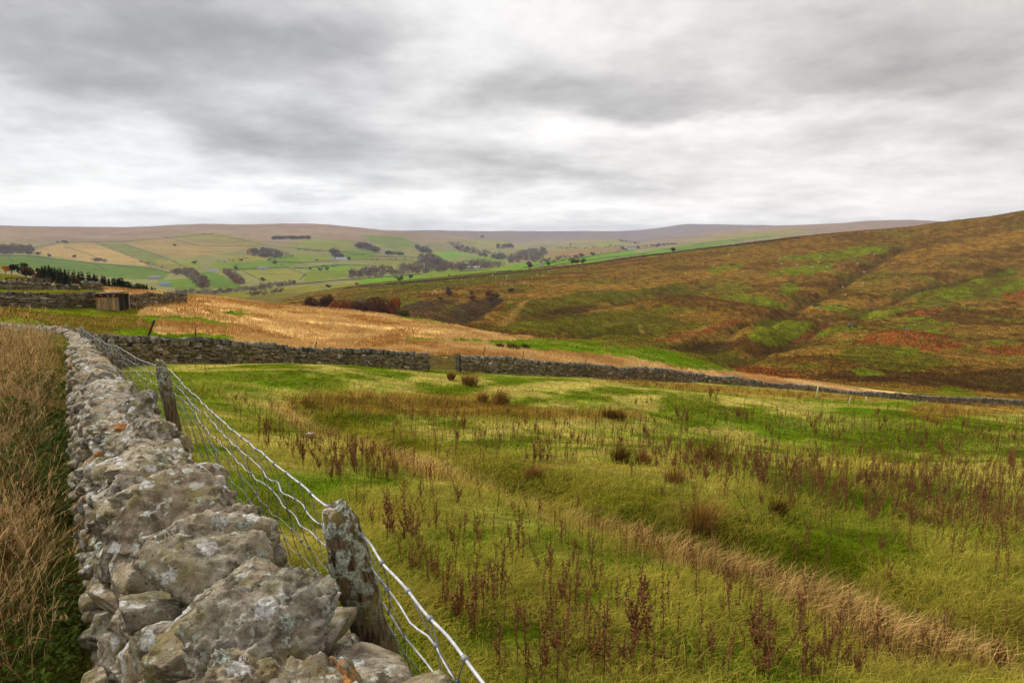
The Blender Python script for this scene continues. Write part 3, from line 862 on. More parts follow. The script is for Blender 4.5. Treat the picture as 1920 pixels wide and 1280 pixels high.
def build_terrain():
    ain = np.arctan(np.linspace(-1.0, 1.0, 861))
    aout = np.linspace(math.pi / 4, 2 * math.pi - math.pi / 4, 62)[1:-1]
    az = np.concatenate([ain, aout]); na = len(az)
    r = np.concatenate([np.exp(np.linspace(math.log(.25), math.log(14), 150))[:-1], np.exp(np.linspace(math.log(14), math.log(14000), 640))])
    nr = len(r)
    A, R = np.meshgrid(az, r, indexing='ij')
    X, Y = R * np.sin(A), R * np.cos(A)
    # straight rows inside the view: r is the forward distance there
    lim = math.pi / 4
    k = np.where(np.abs(A) <= lim, 1 / np.cos(np.clip(A, -lim, lim)), 1 / math.cos(lim))
    X, Y = X * k, Y * k
    x, y = X.ravel(), Y.ravel()
    z = ground(x, y)
    a_, ye = to_a(x, y)
    C, *_ = cover(x, y, np.maximum(ye, .05), z)
    V = np.stack([x, y, z], 1)
    i = np.arange(na)[:, None]; j = np.arange(nr - 1)[None]
    i2 = (i + 1) % na
    Q = np.stack([i * nr + j, i2 * nr + j, i2 * nr + j + 1, i * nr + j + 1], -1).reshape(-1, 4)
    Q = Q[:, ::-1]
    yc = ye[Q].mean(1); ac = a_[Q].mean(1)
    yw = np.interp(ac, CA, YW); tg = np.interp(ac, TGA, TGY); tc = np.interp(ac, TGA, TCY)
    tc = np.maximum(tc, tg + 1)
    cls = np.where(yc < yw, 0, np.where(yc < tg, 1, np.where(yc < tc, 2, 3)))
    for c, (nm, mt) in enumerate([('pasture_ground', 'ground'), ('rough_pasture_ground', 'rough'), ('moorland_hill', 'moor'), ('far_hills', 'hills')]):
        q = Q[cls == c]
        idx, inv = np.unique(q, return_inverse=True)
        o = link(nm, mesh_np(nm, V[idx], inv.reshape(q.shape), None, C[idx]), M[mt])
        o['kind'] = 'structure'
        if c == 0:      # small patch right under the photographer
            n0 = len(idx)
    V0 = V.reshape(na, nr, 3)[:, 0]
    ctr = np.array([[0, 0, float(ground(np.array([0.]), np.array([.01]))[0])]])
    VV = np.concatenate([V0, ctr])
    T = np.stack([np.arange(na), np.full(na, na), (np.arange(na) + 1) % na], 1)
    cc = np.tile(S(74, 66, 22) * .6, (na + 1, 1))
    o = link('verge_ground', mesh_np('verge_ground', VV, None, T, cc), M['ground']); o['kind'] = 'structure'
# ------------------------------------------------------------------ polyline helper
class Line:
    def __init__(self, P):
        P = np.asarray(P, float)
        # Catmull-Rom through the points, evenly sampled
        Q = np.vstack([2 * P[0] - P[1], P, 2 * P[-1] - P[-2]]); out = []
        for i in range(1, len(Q) - 2):
            for t in np.linspace(0, 1, 24, endpoint=False):
                p0, p1, p2, p3 = Q[i - 1], Q[i], Q[i + 1], Q[i + 2]
                out.append(.5 * (2 * p1 + (p2 - p0) * t + (2 * p0 - 5 * p1 + 4 * p2 - p3) * t * t + (3 * p1 - p0 - 3 * p2 + p3) * t ** 3))
        out.append(P[-1]); self.P = np.array(out)
        d = np.linalg.norm(np.diff(self.P[:, :2], axis=0), axis=1)
        self.s = np.concatenate([[0], np.cumsum(d)]); self.L = self.s[-1]

    def at(self, s):
        return np.array([np.interp(s, self.s, self.P[:, k]) for k in range(self.P.shape[1])])

    def tan(self, s):
        d = self.at(min(s + .1, self.L)) - self.at(max(s - .1, 0)); d = d[:2]
        return d / np.linalg.norm(d)


# ------------------------------------------------------------------ the near dry stone wall
def near_wall():
    W = thing('dry_stone_wall', 'big lichen-crusted dry stone wall running away beside the wire fence', 'stone wall')
    ln = Line(NEARWALL)
    core = MB(); left = MB(); fill = MB(); farcop = MB()
    hw = .21                              # half width under the coping

    def fr(s):
        p = ln.at(s); t = ln.tan(s)
        zt = float(wall_top(p[0], p[1])); p2 = ln.at(s + .2); dz = (float(wall_top(p2[0], p2[1])) - zt) / .2
        n = np.array([t[1], -t[0], 0]); tt = np.array([t[0], t[1], dz]); tt /= np.linalg.norm(tt)
        return np.array([p[0], p[1], zt]), tt, n

    def tint(k=1.):
        v = rng.uniform(.66, 1.26) * k; w = rng.uniform(-.03, .11)
        return (v * (1 + w), v, v * (1 - w))
    # packing inside, its colour set near black to paint the shade in the gaps
    ss = np.arange(0, ln.L, .4); V = []
    for s in ss:
        p, t, n = fr(s)
        for o, d in ((-.17, -.17), (.17, -.17), (.26, -1.6), (-.26, -1.6)):
            V.append(p + n * o + np.array([0, 0, d]))
    m = len(ss); i = np.arange(m - 1)[:, None] * 4; k = np.arange(4)[None]
    core.add(V, np.stack([i + k, i + (k + 1) % 4, i + 4 + (k + 1) % 4, i + 4 + k], -1).reshape(-1, 4), None, (.07, .06, .05))
    link('hearting', core.mesh('hearting'), M['farstone'], W)
    # coping stones laid across the top
    s = 2.2; n_c = 0
    while s < ln.L - .3:
        p, t, n = fr(s)
        near = s < 7.5; y = p[1]
        ln_h = rng.uniform(.10, .19) if s < 12 else rng.uniform(.09, .16)
        wd_h = rng.uniform(.17, .235); ht = rng.uniform(.06, .12)
        R = np.array([t, n, np.cross(n, t) * -1.0]); R[2] = np.cross(t, n); R[2] *= np.sign(R[2][2])
        tilt = rng.uniform(-.15, .75); roll = rng.uniform(-.26, .28); yaw = rng.uniform(-.5, .5)
        L = rot((0, 0, 1), yaw) @ rot((0, 1, 0), -tilt) @ rot((1, 0, 0), roll)
        sub = 6 if s < 4.6 else 5 if s < 8 else (4 if s < 16 else 3)
        P, T = stone((ln_h * 1.25, wd_h, ht), sub, 20, .60, .050 if sub > 3 else .025, 1000 + n_c)
        off = rng.uniform(-.055, .05) - (.03 if s < 4.6 else 0)
        V = p + n * off + np.array([0, 0, -ht * .72 + rng.uniform(-.05, .045)]) + (P @ L.T) @ R
        orange = rng.random() < .09 or 3.95 < s < 4.12
        c = np.array(list(tint()) + [0.0 if orange else 1.0]); C = np.tile(c, (len(V), 1))
        if orange:
            kk = rng.normal(size=3) if s > 4.12 else np.array([0, .8, .5]); kk /= np.linalg.norm(kk); C[:, 3] = np.where((P / (np.abs(P).max(0) + 1e-6)) @ kk > .1, 0., 1.)
        if n_c < 96:
            me = mesh_np('coping_stone', V - p, None, T, C)
            link('coping_stone', me, M['stone'], W, p)
        else:
            farcop.add(V, None, T, C)
        n_c += 1
        s += ln_h * 1.25 * rng.uniform(1.1, 1.6)
    if farcop.n:
        o = link('coping', farcop.mesh('coping'), M['stone'], W); o['kind'] = 'stuff'
    # the two faces: rough courses, smaller stones, leaning in
    face = {-1: MB(), 1: MB()}
    sid = 5000
    for side in (-1, 1):
        for row in range(9):
            dz = -.15 - row * .115
            s = 2.0 + rng.uniform(0, .2)
            lim = ln.L - .5 if row < 6 else 16
            while s < lim:
                if side > 0 and s > 12 and row > 4: break
                L_h = rng.uniform(.06, .15) * (1.25 if rng.random() < .2 else 1)
                h = rng.uniform(.045, .068)
                s += L_h
                p, t, n = fr(s)
                up = np.array([0, 0, 1.]); R = np.array([t, n, np.cross(n, t)]); R[2] *= np.sign(R[2][2])
                L = rot((0, 0, 1), rng.uniform(-.22, .22)) @ rot((0, 1, 0), rng.uniform(-.16, .16)) @ rot((1, 0, 0), rng.uniform(-.2, .2))
                sub = 4 if s < 7 else 3
                if side > 0: sub = 3
                P, T = stone((L_h, rng.uniform(.09, .14), h), sub, 9, .66, .026, sid); sid += 1
                o = side * (hw + .012 * row + rng.uniform(-.05, .05) - .06)
                V = p + n * o + up * (dz + rng.uniform(-.025, .025)) + (P @ L.T) @ R
                c = list(tint(.95)) + [0.0 if rng.random() < .05 else 1.0]
                face[side].add(V, None, T, np.array(c))
                s += L_h * rng.uniform(.75, 1.05)
    link('stone_courses', face[-1].mesh('stone_courses'), M['stone'], W)
    link('stone_courses', face[1].mesh('stone_courses'), M['stone'], W)
    print('near wall coping', n_c)
    return ln


def fence():
    F = thing('wire_fence', 'leaning mossy posts carrying galvanised stock wire along the big stone wall', 'wire fence')
    # tops and directions of lean measured along the line
    tops = []
    for (px, py, Y, r) in [(624, 950, 1.88, .055), (299, 674, 5.4, .048), (207, 637, 9.0, .054), (179, 628, 12.3, .06), (150, 612, 16.2, .065)]:
        kx, kz = ray(px, py); tops.append((np.array([kx * Y, Y, kz * Y]), r))
    t0 = tops[0][0] + (tops[0][0] - tops[1][0]) * .95; t0[0] = 1.17; t0[1] = -1.1; t0[2] = -.66
    tops = [(t0, .055)] + tops
    lean = np.array([.115, .02, -.45]); lean /= np.linalg.norm(lean)
    for i, (tp, r) in enumerate(tops):
        g = float(ground(np.array([tp[0] + .3]), np.array([tp[1]]))[0])
        ld = lean if i < 2 else np.array([.14, .02, -1.]) / np.linalg.norm([.14, .02, 1.]) if i < 4 else np.array([.28, 0, -1.]) / np.linalg.norm([.28, 0, 1.])
        L = (tp[2] - g) / -ld[2] + .25
        m = 26 if i < 3 else 14; n = 22 if i < 3 else 12
        tt = np.linspace(0, 1, m); P = tp + ld * (tt * L)[:, None]
        rr = r * (1 + .06 * np.sin(tt * 9 + i)); rr[0] *= .55; rr[1] *= .9
        b = MB(); b.tube(P - tp, rr, n)
        V = b.V[0]; nz = fbm(V[:, 0] * 22 + i * 7, V[:, 1] * 22, 3, 7, V[:, 2] * 9)
        ax = ld[None] * (V @ ld)[:, None]; rad = V - ax; b.V[0] = V + rad * (nz * .42)[:, None] + (np.array([0, 0, 1.]) * (vn(V[:, 0] * 30, V[:, 1] * 30, None, i) * .022)[:, None]) * (np.abs(V @ ld) < .06)[:, None]
        o = link('fence_post', b.mesh('fence_post'), M['post'], F, tp)
    # horizontal wires follow the posts' far faces
    nrm = np.array([.832, .5545, 0.])
    att = [tp + nrm * (r * .9) + lean * .09 for tp, r in tops]
    depth = [0, .105, .215, .33, .46, .60, .76]

    def wire_pts(d, amp, per):
        pts = []
        for k in range(len(att) - 1):
            a, b2 = att[k] + lean * d, att[k + 1] + lean * d
            D = np.linalg.norm(b2 - a); m = max(int(D / .045), 8)
            t = np.linspace(0, 1, m, endpoint=(k == len(att) - 2))
            p = a + (b2 - a) * t[:, None]
            sag = -4 * t * (1 - t) * (.03 + .012 * d)
            p[:, 2] += sag
            sarc = t * D + k * 3.1
            kink = np.round(sarc / per)
            p[:, 2] += amp * vn(sarc / per * 1.5 + d * 31, sarc * 0, None, 8) + amp * 1.2 * vn(sarc / .7 + d * 17, sarc * 0, None, 12)
            p += nrm * (amp * vn(sarc / per * 1.3 + d * 11, sarc * 0, None, 9))[:, None]
            pts.append(p)
        return np.concatenate(pts)
    wires = []
    for k, d in enumerate(depth):
        p = wire_pts(d, .005 if k == 0 else .009, .16)
        wires.append(p)
        b = MB(); b.tube(p, (.0040 if k == 0 else .0029 if k < 3 else .0017) * np.interp(p[:, 1], [1.5, 4.5], [1, .62]), 6)
        link('line_wire', b.mesh('line_wire'), M['wire'] if k < 3 else M['thinwire'], F)
    # upright stays, a little slack, some pinched together
    m = len(wires[0]); rest = MB(); ns = 0
    acc = np.concatenate([[0], np.cumsum(np.linalg.norm(np.diff(wires[0], axis=0), axis=1))])
    for s in np.arange(.05, acc[-1], .165):
        idx = int(np.searchsorted(acc, s)); idx = min(idx, m - 1)
        sh = 0; P = []; stay = MB() if ns < 92 else rest; knot = stay
        for k in range(len(depth)):
            j = int(np.clip(idx + sh, 0, len(wires[k]) - 1)); P.append(wires[k][j]); sh += rng.integers(-2, 3) if k < 3 else 0
            if s < 7:
                b = wires[k][j]; dirn = wires[k][min(j + 1, len(wires[k]) - 1)] - wires[k][max(j - 1, 0)]; dirn /= np.linalg.norm(dirn) + 1e-9
                knot.tube([b - dirn * .008, b, b + dirn * .008], [.0062, .0085, .0062] if k == 0 else [.005, .007, .005], 6)
        P = np.array(P); mid = (P[:-1] + P[1:]) / 2 + rng.normal(0, .004, (len(P) - 1, 3))
        Q = np.empty((len(P) * 2 - 1, 3)); Q[0::2] = P; Q[1::2] = mid
        stay.tube(Q, .0017, 5, cap=False); ns += 1
        if stay is not rest: link('upright_stay', stay.mesh('upright_stay'), M['thinwire'], F)
    if rest.n:
        o = link('far_stays', rest.mesh('far_stays'), M['thinwire'], F); o['kind'] = 'stuff'


# ------------------------------------------------------------------ walls seen from farther off
def block_wall(root, line_pts, height, width, sl=.16, sh=.062, cope=.2, tone=1., name='stone_courses', tops=None, ruin=0., sides=(-1, 1), cope_name='coping'):
    """double-faced rubble wall on the ground along line_pts"""
    ln = Line(line_pts); b = MB(); cp = MB()
    co = np.array([.285, .228, .138]) * tone

    def base(s):
        p = ln.at(s); return p, float(ground(np.array([p[0]]), np.array([p[1]]))[0])
    ss = np.arange(0, ln.L + .01, .5); G = np.array([base(s)[1] for s in ss])
    gz = lambda s: np.interp(s, ss, G)
    hh = lambda s: height * (1 + .07 * vn(np.array([s / 2.3]), np.array([3.]), None, 3)[0]) * (1 - ruin * max(0, vn(np.array([s / 1.6]), np.array([9.]), None, 4)[0]))
    V = []
    for s in ss:
        p = ln.at(s); t = ln.tan(s); n = np.array([t[1], -t[0]]); h = hh(s) - cope - .04
        for o, d in ((-.30, h), (.30, h), (.42, -.3), (-.42, -.3)):
            V.append((p[0] + n[0] * o * width, p[1] + n[1] * o * width, gz(s) + d))
    m = len(ss); i = np.arange(m - 1)[:, None] * 4; k = np.arange(4)[None]
    b.add(V, np.stack([i + k, i + (k + 1) % 4, i + 4 + (k + 1) % 4, i + 4 + k], -1).reshape(-1, 4), None, co * .16)
    rows = int((height - cope) / (2 * sh)) + 1
    for side in sides:
        for r in range(rows):
            s = rng.uniform(0, sl)
            while s < ln.L:
                L = sl * rng.uniform(.5, 1.6); s += L
                if s > ln.L: break
                if (r + .5) * 2 * sh > hh(s) - cope + .05:
                    s += L; continue
                p = ln.at(s); t = ln.tan(s); n = np.array([t[1], -t[0], 0])
                sl_ = (gz(min(s + .5, ln.L)) - gz(max(s - .5, 0)))
                R = frame((t[0], t[1], sl_ + rng.normal(0, .07)))
                z = gz(s) - .06 + (r + .5) * 2 * sh + rng.uniform(-.03, .03)
                o = side * (.5 * width * (1 - .28 * r / rows) - .09 + rng.uniform(-.05, .045))
                v = rng.uniform(.55, 1.2) * (.82 + .3 * r / rows); wv = rng.uniform(-.05, .1)
                c = co * v * np.array([1 + wv, 1, 1 - wv])
                if rng.random() < .06: c = np.array([.50, .46, .38]) * tone * rng.uniform(.8, 1.2)
                if rng.random() < .12: c = co * .5 * np.array([.9, 1.05, .5])
                b.box((p[0] + n[0] * o, p[1] + n[1] * o, z), R, (L * 1.02, .10, sh * rng.uniform(.7, 1.15)), c, .24)
                s += L
    s = 0
    while s < ln.L and cope > 0:
        w = rng.uniform(.05, .12) * (1 if sl < .3 else 1.8); s += w
        if s > ln.L: break
        p = ln.at(s); t = ln.tan(s)
        R = frame((t[0], t[1], (gz(min(s + .5, ln.L)) - gz(max(s - .5, 0))))); R = rot((0, 0, 1), 0) @ R
        tl = rng.normal(0, .28); L = rot((0, 1, 0), tl) @ rot((1, 0, 0), rng.normal(0, .2))
        v = rng.uniform(.75, 1.35); c = np.array([.40, .36, .275]) * tone ** 2.2 * v
        if rng.random() < .14: c = c * .35
        cp.box((p[0] + rng.uniform(-.04, .04), p[1], gz(s) + hh(s) - cope * .45 + rng.uniform(-.05, .04)), L @ R, (w * 1.05, width * .36, cope * rng.uniform(.4, .68)), c, .26)
        s += w * .92
    link(name, b.mesh(name, False), M['farstone'], root)
    if cp.n: link(cope_name, cp.mesh(cope_name, False), M['farstone'], root)
    return ln, gz


def gpt(px, py, **k):
    return pick(px, py, **k)


def cross_walls():
    # plan of the long wall across the pasture, met with the near wall at its far left end
    P0 = Line(NEARWALL)
    A = [P0.at(28.5)[:2]]
    for px, Y in [(168, 28.5), (250, 32), (330, 35), (430, 38.5), (560, 44), (690, 49), (797, 53)]:
        a = (px - 960) / FPX * .985; A.append(np.array([a * Y, Y]))
    A = np.array(A)
    B = [np.array([(c - 960) / FPX * .985 * Y, Y]) for c, Y in [(856, 56), (900, 58.2), (1000, 63), (1100, 68), (1200, 74), (1270, 78), (1331, 82)]]
    Cc = [np.array([(c - 960) / FPX * .985 * Y, Y]) for c, Y in [(1336, 82.3), (1400, 87), (1500, 96.5), (1590, 105), (1700, 117), (1800, 125.5), (1922, 133.5), (2060, 142), (2250, 155)]]
    w = thing('field_wall', 'dark dry stone wall from the fence end across the pasture to the wooden gate', 'stone wall')
    block_wall(w, A, 1.30, .62, .16, .06, .24, .66)
    # a pale slipped orange stone at its foot
    w = thing('field_wall', 'grey dry stone wall running right from the gate post to a stepped break', 'stone wall')
    block_wall(w, np.array(B), 1.36, .62, .17, .062, .24, .74)
    w = thing('field_wall', 'long low dry stone wall dropping away below the moor beyond the stepped break', 'stone wall')
    block_wall(w, np.array(Cc), 1.28, .62, .22, .07, .26, .76)
    # gate
    a, b = A[-1], B[0]
    d = b - a; L = np.linalg.norm(d); d = d / L
    ga = float(ground(a[None, 0], a[None, 1])[0]); gb = float(ground(b[None, 0], b[None, 1])[0])
    g = thing('field_gate', 'old five-barred wooden gate hanging in the gap of the pasture wall', 'gate', (a[0], a[1], ga))
    gc = (.20, .16, .095)
    o3 = np.array([a[0], a[1], ga])
    pt = lambda s, h, off=0: np.array([a[0] + d[0] * s - d[1] * off, a[1] + d[1] * s + d[0] * off, ga + (gb - ga) * s / L + h]) - o3
    L2 = L - .18
    for h0, h1 in ((.16, .20), (.42, .50), (.66, .78), (.88, 1.02), (1.10, 1.30)):
        m = MB(); m.bar(pt(.12, h0), pt(L2, h1), .045, .085, np.array(gc) * rng.uniform(.8, 1.25), .1); link('gate_bar', m.mesh('gate_bar', False), M['plank'], g)
    for s, h in ((.12, 1.15), (L2, 1.36)):
        m = MB(); m.bar(pt(s, .08, -.02), pt(s, h, -.02), .09, .09, gc, .08); link('gate_stile', m.mesh('gate_stile', False), M['plank'], g)
    for p, q in ((pt(.16, .2, -.05), pt(1.15, 1.14, -.05)), (pt(L2 - .1, .22, -.05), pt(L2 - 1.15, 1.18, -.05))):
        m = MB(); m.bar(p, q, .035, .08, np.array(gc) * 1.1, .08); link('gate_brace', m.mesh('gate_brace', False), M['plank'], g)
    ps = thing('gate_post', 'thick square timber post at the end of the wall holding the wooden gate', 'post', (b[0] - d[0] * .05, b[1] - d[1] * .05, gb))
    m = MB(); m.box((0, 0, .70), np.array([[d[0], d[1], 0], [-d[1], d[0], 0], [0, 0, 1]]), (.16, .14, .84), (.21, .17, .10), .06)
    link('timber', m.mesh('timber', False), M['plank'], ps)
    m = MB()
    for h in (.35, 1.2): m.bar(np.array([-.22 * d[0], -.22 * d[1] - .17, h]), np.array([.05 * d[0], .05 * d[1] - .17, h]), .02, .05, (.06, .045, .035))
    link('hinge', m.mesh('hinge', False), M['plank'], ps)
    # stakes standing behind the wall
    for (px, py, hpx, lx, lab) in [(262, 626, 26, .45, 'black stake leaning steeply behind the dark field wall'), (361, 632, 16, .12, 'short dark stake behind the field wall among pale rush tufts'),
                                   (581, 652, 12, .3, 'thin dark stick standing behind the middle of the dark wall'), (900, 664, 16, .22, 'thin dark stake behind the grey wall just right of the gate'),
                                   (977, 672, 15, .12, 'slim dark stake behind the grey wall, second one right of the gate'), (1090, 684, 11, .3, 'slanting twig of a stake behind the lower end of the grey wall')]:
        q = np.array(ray(px, py)); Y = np.interp((px - 960) / FPX * .985, CA, YW) + 1.3
        x = q[0] * Y; gz_ = float(ground(np.array([x]), np.array([Y]))[0]); h = hpx / FPX * Y + (q[1] * Y - gz_)
        o = thing('stake', lab, 'stake', (x, Y, gz_), 'stakes behind the field wall')
        m = MB(); m.tube([(0, 0, -.2), (lx * h * .5, 0, h * .5), (lx * h, 0, h)], [.07, .065, .06] if hpx > 20 else [.045, .04, .03], 7, (.05, .038, .022)); link('stick', m.mesh('stick'), M['bark'], o)
    for (px, py, hpx, lx, lab) in [(1530, 748, 26, .10, 'pale yellow marker cane in front of the low wall, the tallest'), (1588, 757, 14, .5, 'pale cane slanting over the pasture right of the tall marker cane'), (1624, 752, 9, .0, 'short white cane close to the foot of the low wall')]:
        q = pick(px, py, ymin=40, ymax=130); h = hpx / FPX * q[1]
        o = thing('marker_cane', lab, 'cane', q, 'pale canes by the low wall')
        m = MB(); m.tube([(0, 0, -.2), (lx * h, 0, h)], [.055, .05], 6, (.50, .46, .22)); link('cane', m.mesh('cane'), M['bark'], o)
    # rails wedged at the wall junction
    for (p, q_, Y, lab) in [((86, 616), (118, 611), 24.5, 'upper pale rail nailed across the gap where the walls meet'), ((118, 622), (142, 617), 22, 'lower pale rail across the corner where the walls meet')]:
        ka, kb = ray(*p), ray(*q_)
        pa, pb = np.array([ka[0] * Y, Y, ka[1] * Y]), np.array([kb[0] * Y, Y + .4, kb[1] * (Y + .4)])
        o = thing('timber_rail', lab, 'rail', pa, 'rails at the wall corner')
        m = MB(); m.bar((0, 0, 0), pb - pa, .05, .10, (.42, .34, .22), .08); link('rail', m.mesh('rail', False), M['plank'], o)
    # stones lying in the grass
    for (px, py, sz, c, lab) in [(582, 820, .11, (1.1, 1, .85), 'round pale stone lying in the grass among dead thistles'), (361, 677, .13, (1.4, .8, .5), 'small orange stone fallen at the foot of the dark wall')]:
        q = pick(px, py, ymin=3, ymax=40)
        P, T = stone((sz, sz * .8, sz * .6), 4, 7, .5, .02, px); o = link('stone', mesh_np('stone', P, None, T, np.tile(np.array(list(c) + [0.2 if sz < .15 else 1.]), (len(P), 1))), M['stone'], None, q + (0, 0, sz * .3)); tag(o, lab, 'stone')


def hut_and_fold():
    # wooden hut
    q = pick(224, 583, ymin=50, ymax=100, detail=True); Y = q[1]
    sc = Y / FPX
    o = thing('wooden_hut', 'small weathered timber hut with a red-brown eaves board and sloping roof', 'hut', q)
    W, H, D = 41 * sc, 33 * sc, 2.6
    yaw = .10; cx = np.array([math.cos(yaw), math.sin(yaw), 0]); cy = np.array([-math.sin(yaw), math.cos(yaw), 0]); cz = np.array([0, 0, 1.])
    P = lambda a, b_, c: cx * a + cy * b_ + cz * c
    R = np.array([cx, cy, cz])
    x0, x1 = -W, 0.
    m = MB(); n = 11
    for i in range(n):           # upright boards of the front
        a0, a1 = x0 + W * i / n, x0 + W * (i + 1) / n
        v = rng.uniform(.55, 1.15); c = np.array([.42, .26, .12]) * v if rng.random() < .75 else np.array([.42, .33, .20]) * v
        lo = rng.uniform(.0, .16) - .04
        m.box(P((a0 + a1) / 2, rng.uniform(-.012, .012), (lo + H * .8) / 2), R, ((a1 - a0) / 2 - .008, .03, (H * .8 - lo) / 2), c, .02)
    link('front_boards', m.mesh('front_boards', False), M['plank'], o)
    m = MB(); m.box(P(-W / 2, -.045, H * .88), R, (W / 2, .025, H * .10), (.085, .022, .014), .03)
    for k in range(6): m.box(P(x0 + W * rng.uniform(.03, .97), -.074, H * rng.uniform(.84, .93)), R, (rng.uniform(.03, .09), .004, rng.uniform(.02, .05)), (.40, .36, .32), .3)
    link('eaves_board', m.mesh('eaves_board', False), M['plank'], o)
    m = MB()
    m.box(P(x0 + .03, D / 2, H * .45), R, (.03, D / 2 - .05, H * .45), (.16, .11, .06)); m.box(P(-W / 2, D - .03, H * .45), R, (W / 2 - .07, .03, H * .45), (.10, .07, .04))
    link('back_boards', m.mesh('back_boards', False), M['plank'], o)
    m = MB(); m.box(P(.0, .04, H * .5), R, (.05, .05, H * .5), (.06, .045, .03)); m.box(P(.02, D * .42, H * .5), R, (.04, .05, H * .5), (.10, .08, .05)); m.box(P(.03, D - .15, H * .48), R, (.05, .08, H * .47), (.34, .28, .19))
    link('door_frame', m.mesh('door_frame', False), M['plank'], o)
    m = MB(); m.box(P(-.02, D * .22, H * .46), R, (.03, D * .17, H * .44), (.016, .013, .01)); link('door', m.mesh('door', False), M['plank'], o)
    m = MB()
    Rr = rot((1, 0, 0), 0) @ R
    tilt = .055
    ax = np.array([cx * math.cos(tilt) + cz * math.sin(tilt), cy, cz * math.cos(tilt) - cx * math.sin(tilt)])
    m.box(P(-W / 2 + .05, D / 2 - .1, H + .05), ax, (W / 2 + .22, D / 2 + .25, .05), (.20, .155, .11), .01)
    link('roof', m.mesh('roof', False), M['plank'], o)
    # walls left and right of the hut
    hx = q[0] - W
    L = [np.array([ray(px, 575)[0] * Yv, Yv]) for px, Yv in [(-260, 66), (-120, 68), (0, 70), (100, 72), (183, Y + 2.6)]]
    w = thing('boundary_wall', 'rough dark stone wall leading up to the left side of the wooden hut', 'stone wall'); block_wall(w, np.array(L), 1.55, .65, .28, .085, .24, .56)
    L = [np.array([ray(px, 570)[0] * Yv, Yv]) for px, Yv in [(240, Y + 3.5), (280, Y + 8), (320, Y + 14), (348, Y + 20)]]
    w = thing('boundary_wall', 'broken mossy stone wall running right behind the wooden hut to the brow', 'stone wall'); block_wall(w, np.array(L), 1.5, .65, .28, .085, .2, .6, ruin=.25)
    # tin sheets by the hut
    # tumbled wall up the slope
    L = [np.array([ray(px, 540)[0] * Yv, Yv]) for px, Yv in [(-200, 100), (0, 101), (60, 102), (90, 103), (146, 104)]]
    w = thing('tumbled_wall', 'half collapsed stone wall on the slope below the rail pen, longest piece', 'ruined wall'); block_wall(w, np.array(L), 1.15, .9, .34, .11, .2, .72, ruin=.7)
    L = [np.array([ray(px, 530)[0] * Yv, Yv]) for px, Yv in [(152, 106), (170, 107), (188, 108)]]
    w = thing('tumbled_wall', 'short stub of collapsed stone wall on the slope above the hut', 'ruined wall'); block_wall(w, np.array(L), 1.25, .9, .34, .11, .2, .72, ruin=.5)
    # rail pen
    pts = [(12, 526), (28, 526), (36, 526.5), (45, 527), (56, 528), (70, 529), (80, 529)]
    Yp = 108.
    G = []
    for px, py in pts:
        x = ray(px, py)[0] * Yp; G.append(np.array([x, Yp + (px - 12) * .03, float(ground(np.array([x]), np.array([Yp + (px - 12) * .03]))[0])]))
    pen = thing('rail_pen', 'weathered timber sheep pen of posts and rails on the slope', 'animal pen', G[0])
    for i, g in enumerate(G):
        m = MB(); m.bar(g - G[0] + (0, 0, -.2), g - G[0] + (0, 0, 1.25 + (.3 if i == 6 else 0)), .2, .2, (.06, .045, .03), .05); link('pen_post', m.mesh('pen_post', False), M['plank'], pen)
    for h in (1.2, .75, .35):
        m = MB()
        for a, b in zip(G[:-1], G[1:]): m.bar(a - G[0] + (0, -.14, h), b - G[0] + (0, -.14, h), .06, .2 if h > 1 else .13, (.13, .10, .065), .04)
        link('pen_rail', m.mesh('pen_rail', False), M['plank'], pen)
    m = MB()
    for a, b in zip(G[3:5], G[4:6]):
        for k in range(5): m.bar(a - G[0] + (0, .16, .2 + k * .2), b - G[0] + (0, .16, .2 + k * .2), .05, .17, np.array([.19, .16, .11]) * rng.uniform(.7, 1.2), .04)
    link('board_hurdle', m.mesh('board_hurdle', False), M['plank'], pen)
    g = G[-1] + (.1, 1.2, 0); o = thing('pole', 'thin tall upright pole beside the timber sheep pen', 'pole', g); m = MB(); m.tube([(0, 0, -.2), (.02, 0, 2.6)], [.07, .05], 6, (.07, .05, .03)); link('shaft', m.mesh('shaft'), M['bark'], o)
    # slope posts right of the pen
    for px, py, lab in [(104, 530, 'thin dark post on the green slope nearer the pen'), (115, 532, 'thin dark post on the green slope nearer the stub of wall')]:
        x = ray(px, py)[0] * 112; gz_ = float(ground(np.array([x]), np.array([112.]))[0]); o = thing('slope_post', lab, 'post', (x, 112, gz_)); m = MB(); m.tube([(0, 0, -.2), (0, 0, 1.1)], [.07, .06], 6, (.06, .05, .03)); link('shaft', m.mesh('shaft'), M['bark'], o)
# ------------------------------------------------------------------ grass and plants
def blades(root, length, width, lean, col, tipcol=None, bend=.5, r=None):
    """bent tapering blades: 5 points each"""
    r = r or rng
    n = len(root); length = np.broadcast_to(length, (n,)); width = np.broadcast_to(width, (n,))
    az = r.uniform(0, 2 * np.pi, n)
    side = np.stack([np.cos(az), np.sin(az), np.zeros(n)], 1)
    up = np.array([0, 0, 1.])
    d1 = up + lean * .5; d1 /= np.linalg.norm(d1, axis=1)[:, None]
    d2 = up * (1 - bend * .55) + lean * (1 + bend * 1.4); d2 /= np.linalg.norm(d2, axis=1)[:, None]
    m = root + d1 * (length * .5)[:, None]; t = m + d2 * (length * .5)[:, None]
    w = (width * .5)[:, None]
    V = np.stack([root - side * w, root + side * w, m + side * w * .8, m - side * w * .8, t], 1).reshape(-1, 3)
    i = np.arange(n)[:, None] * 5
    Q = i + np.array([[0, 1, 2, 3]]); T = i + np.array([[3, 2, 4]])
    if tipcol is None: tipcol = col
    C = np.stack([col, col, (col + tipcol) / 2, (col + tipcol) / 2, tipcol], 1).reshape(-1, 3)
    return V, Q, T, C


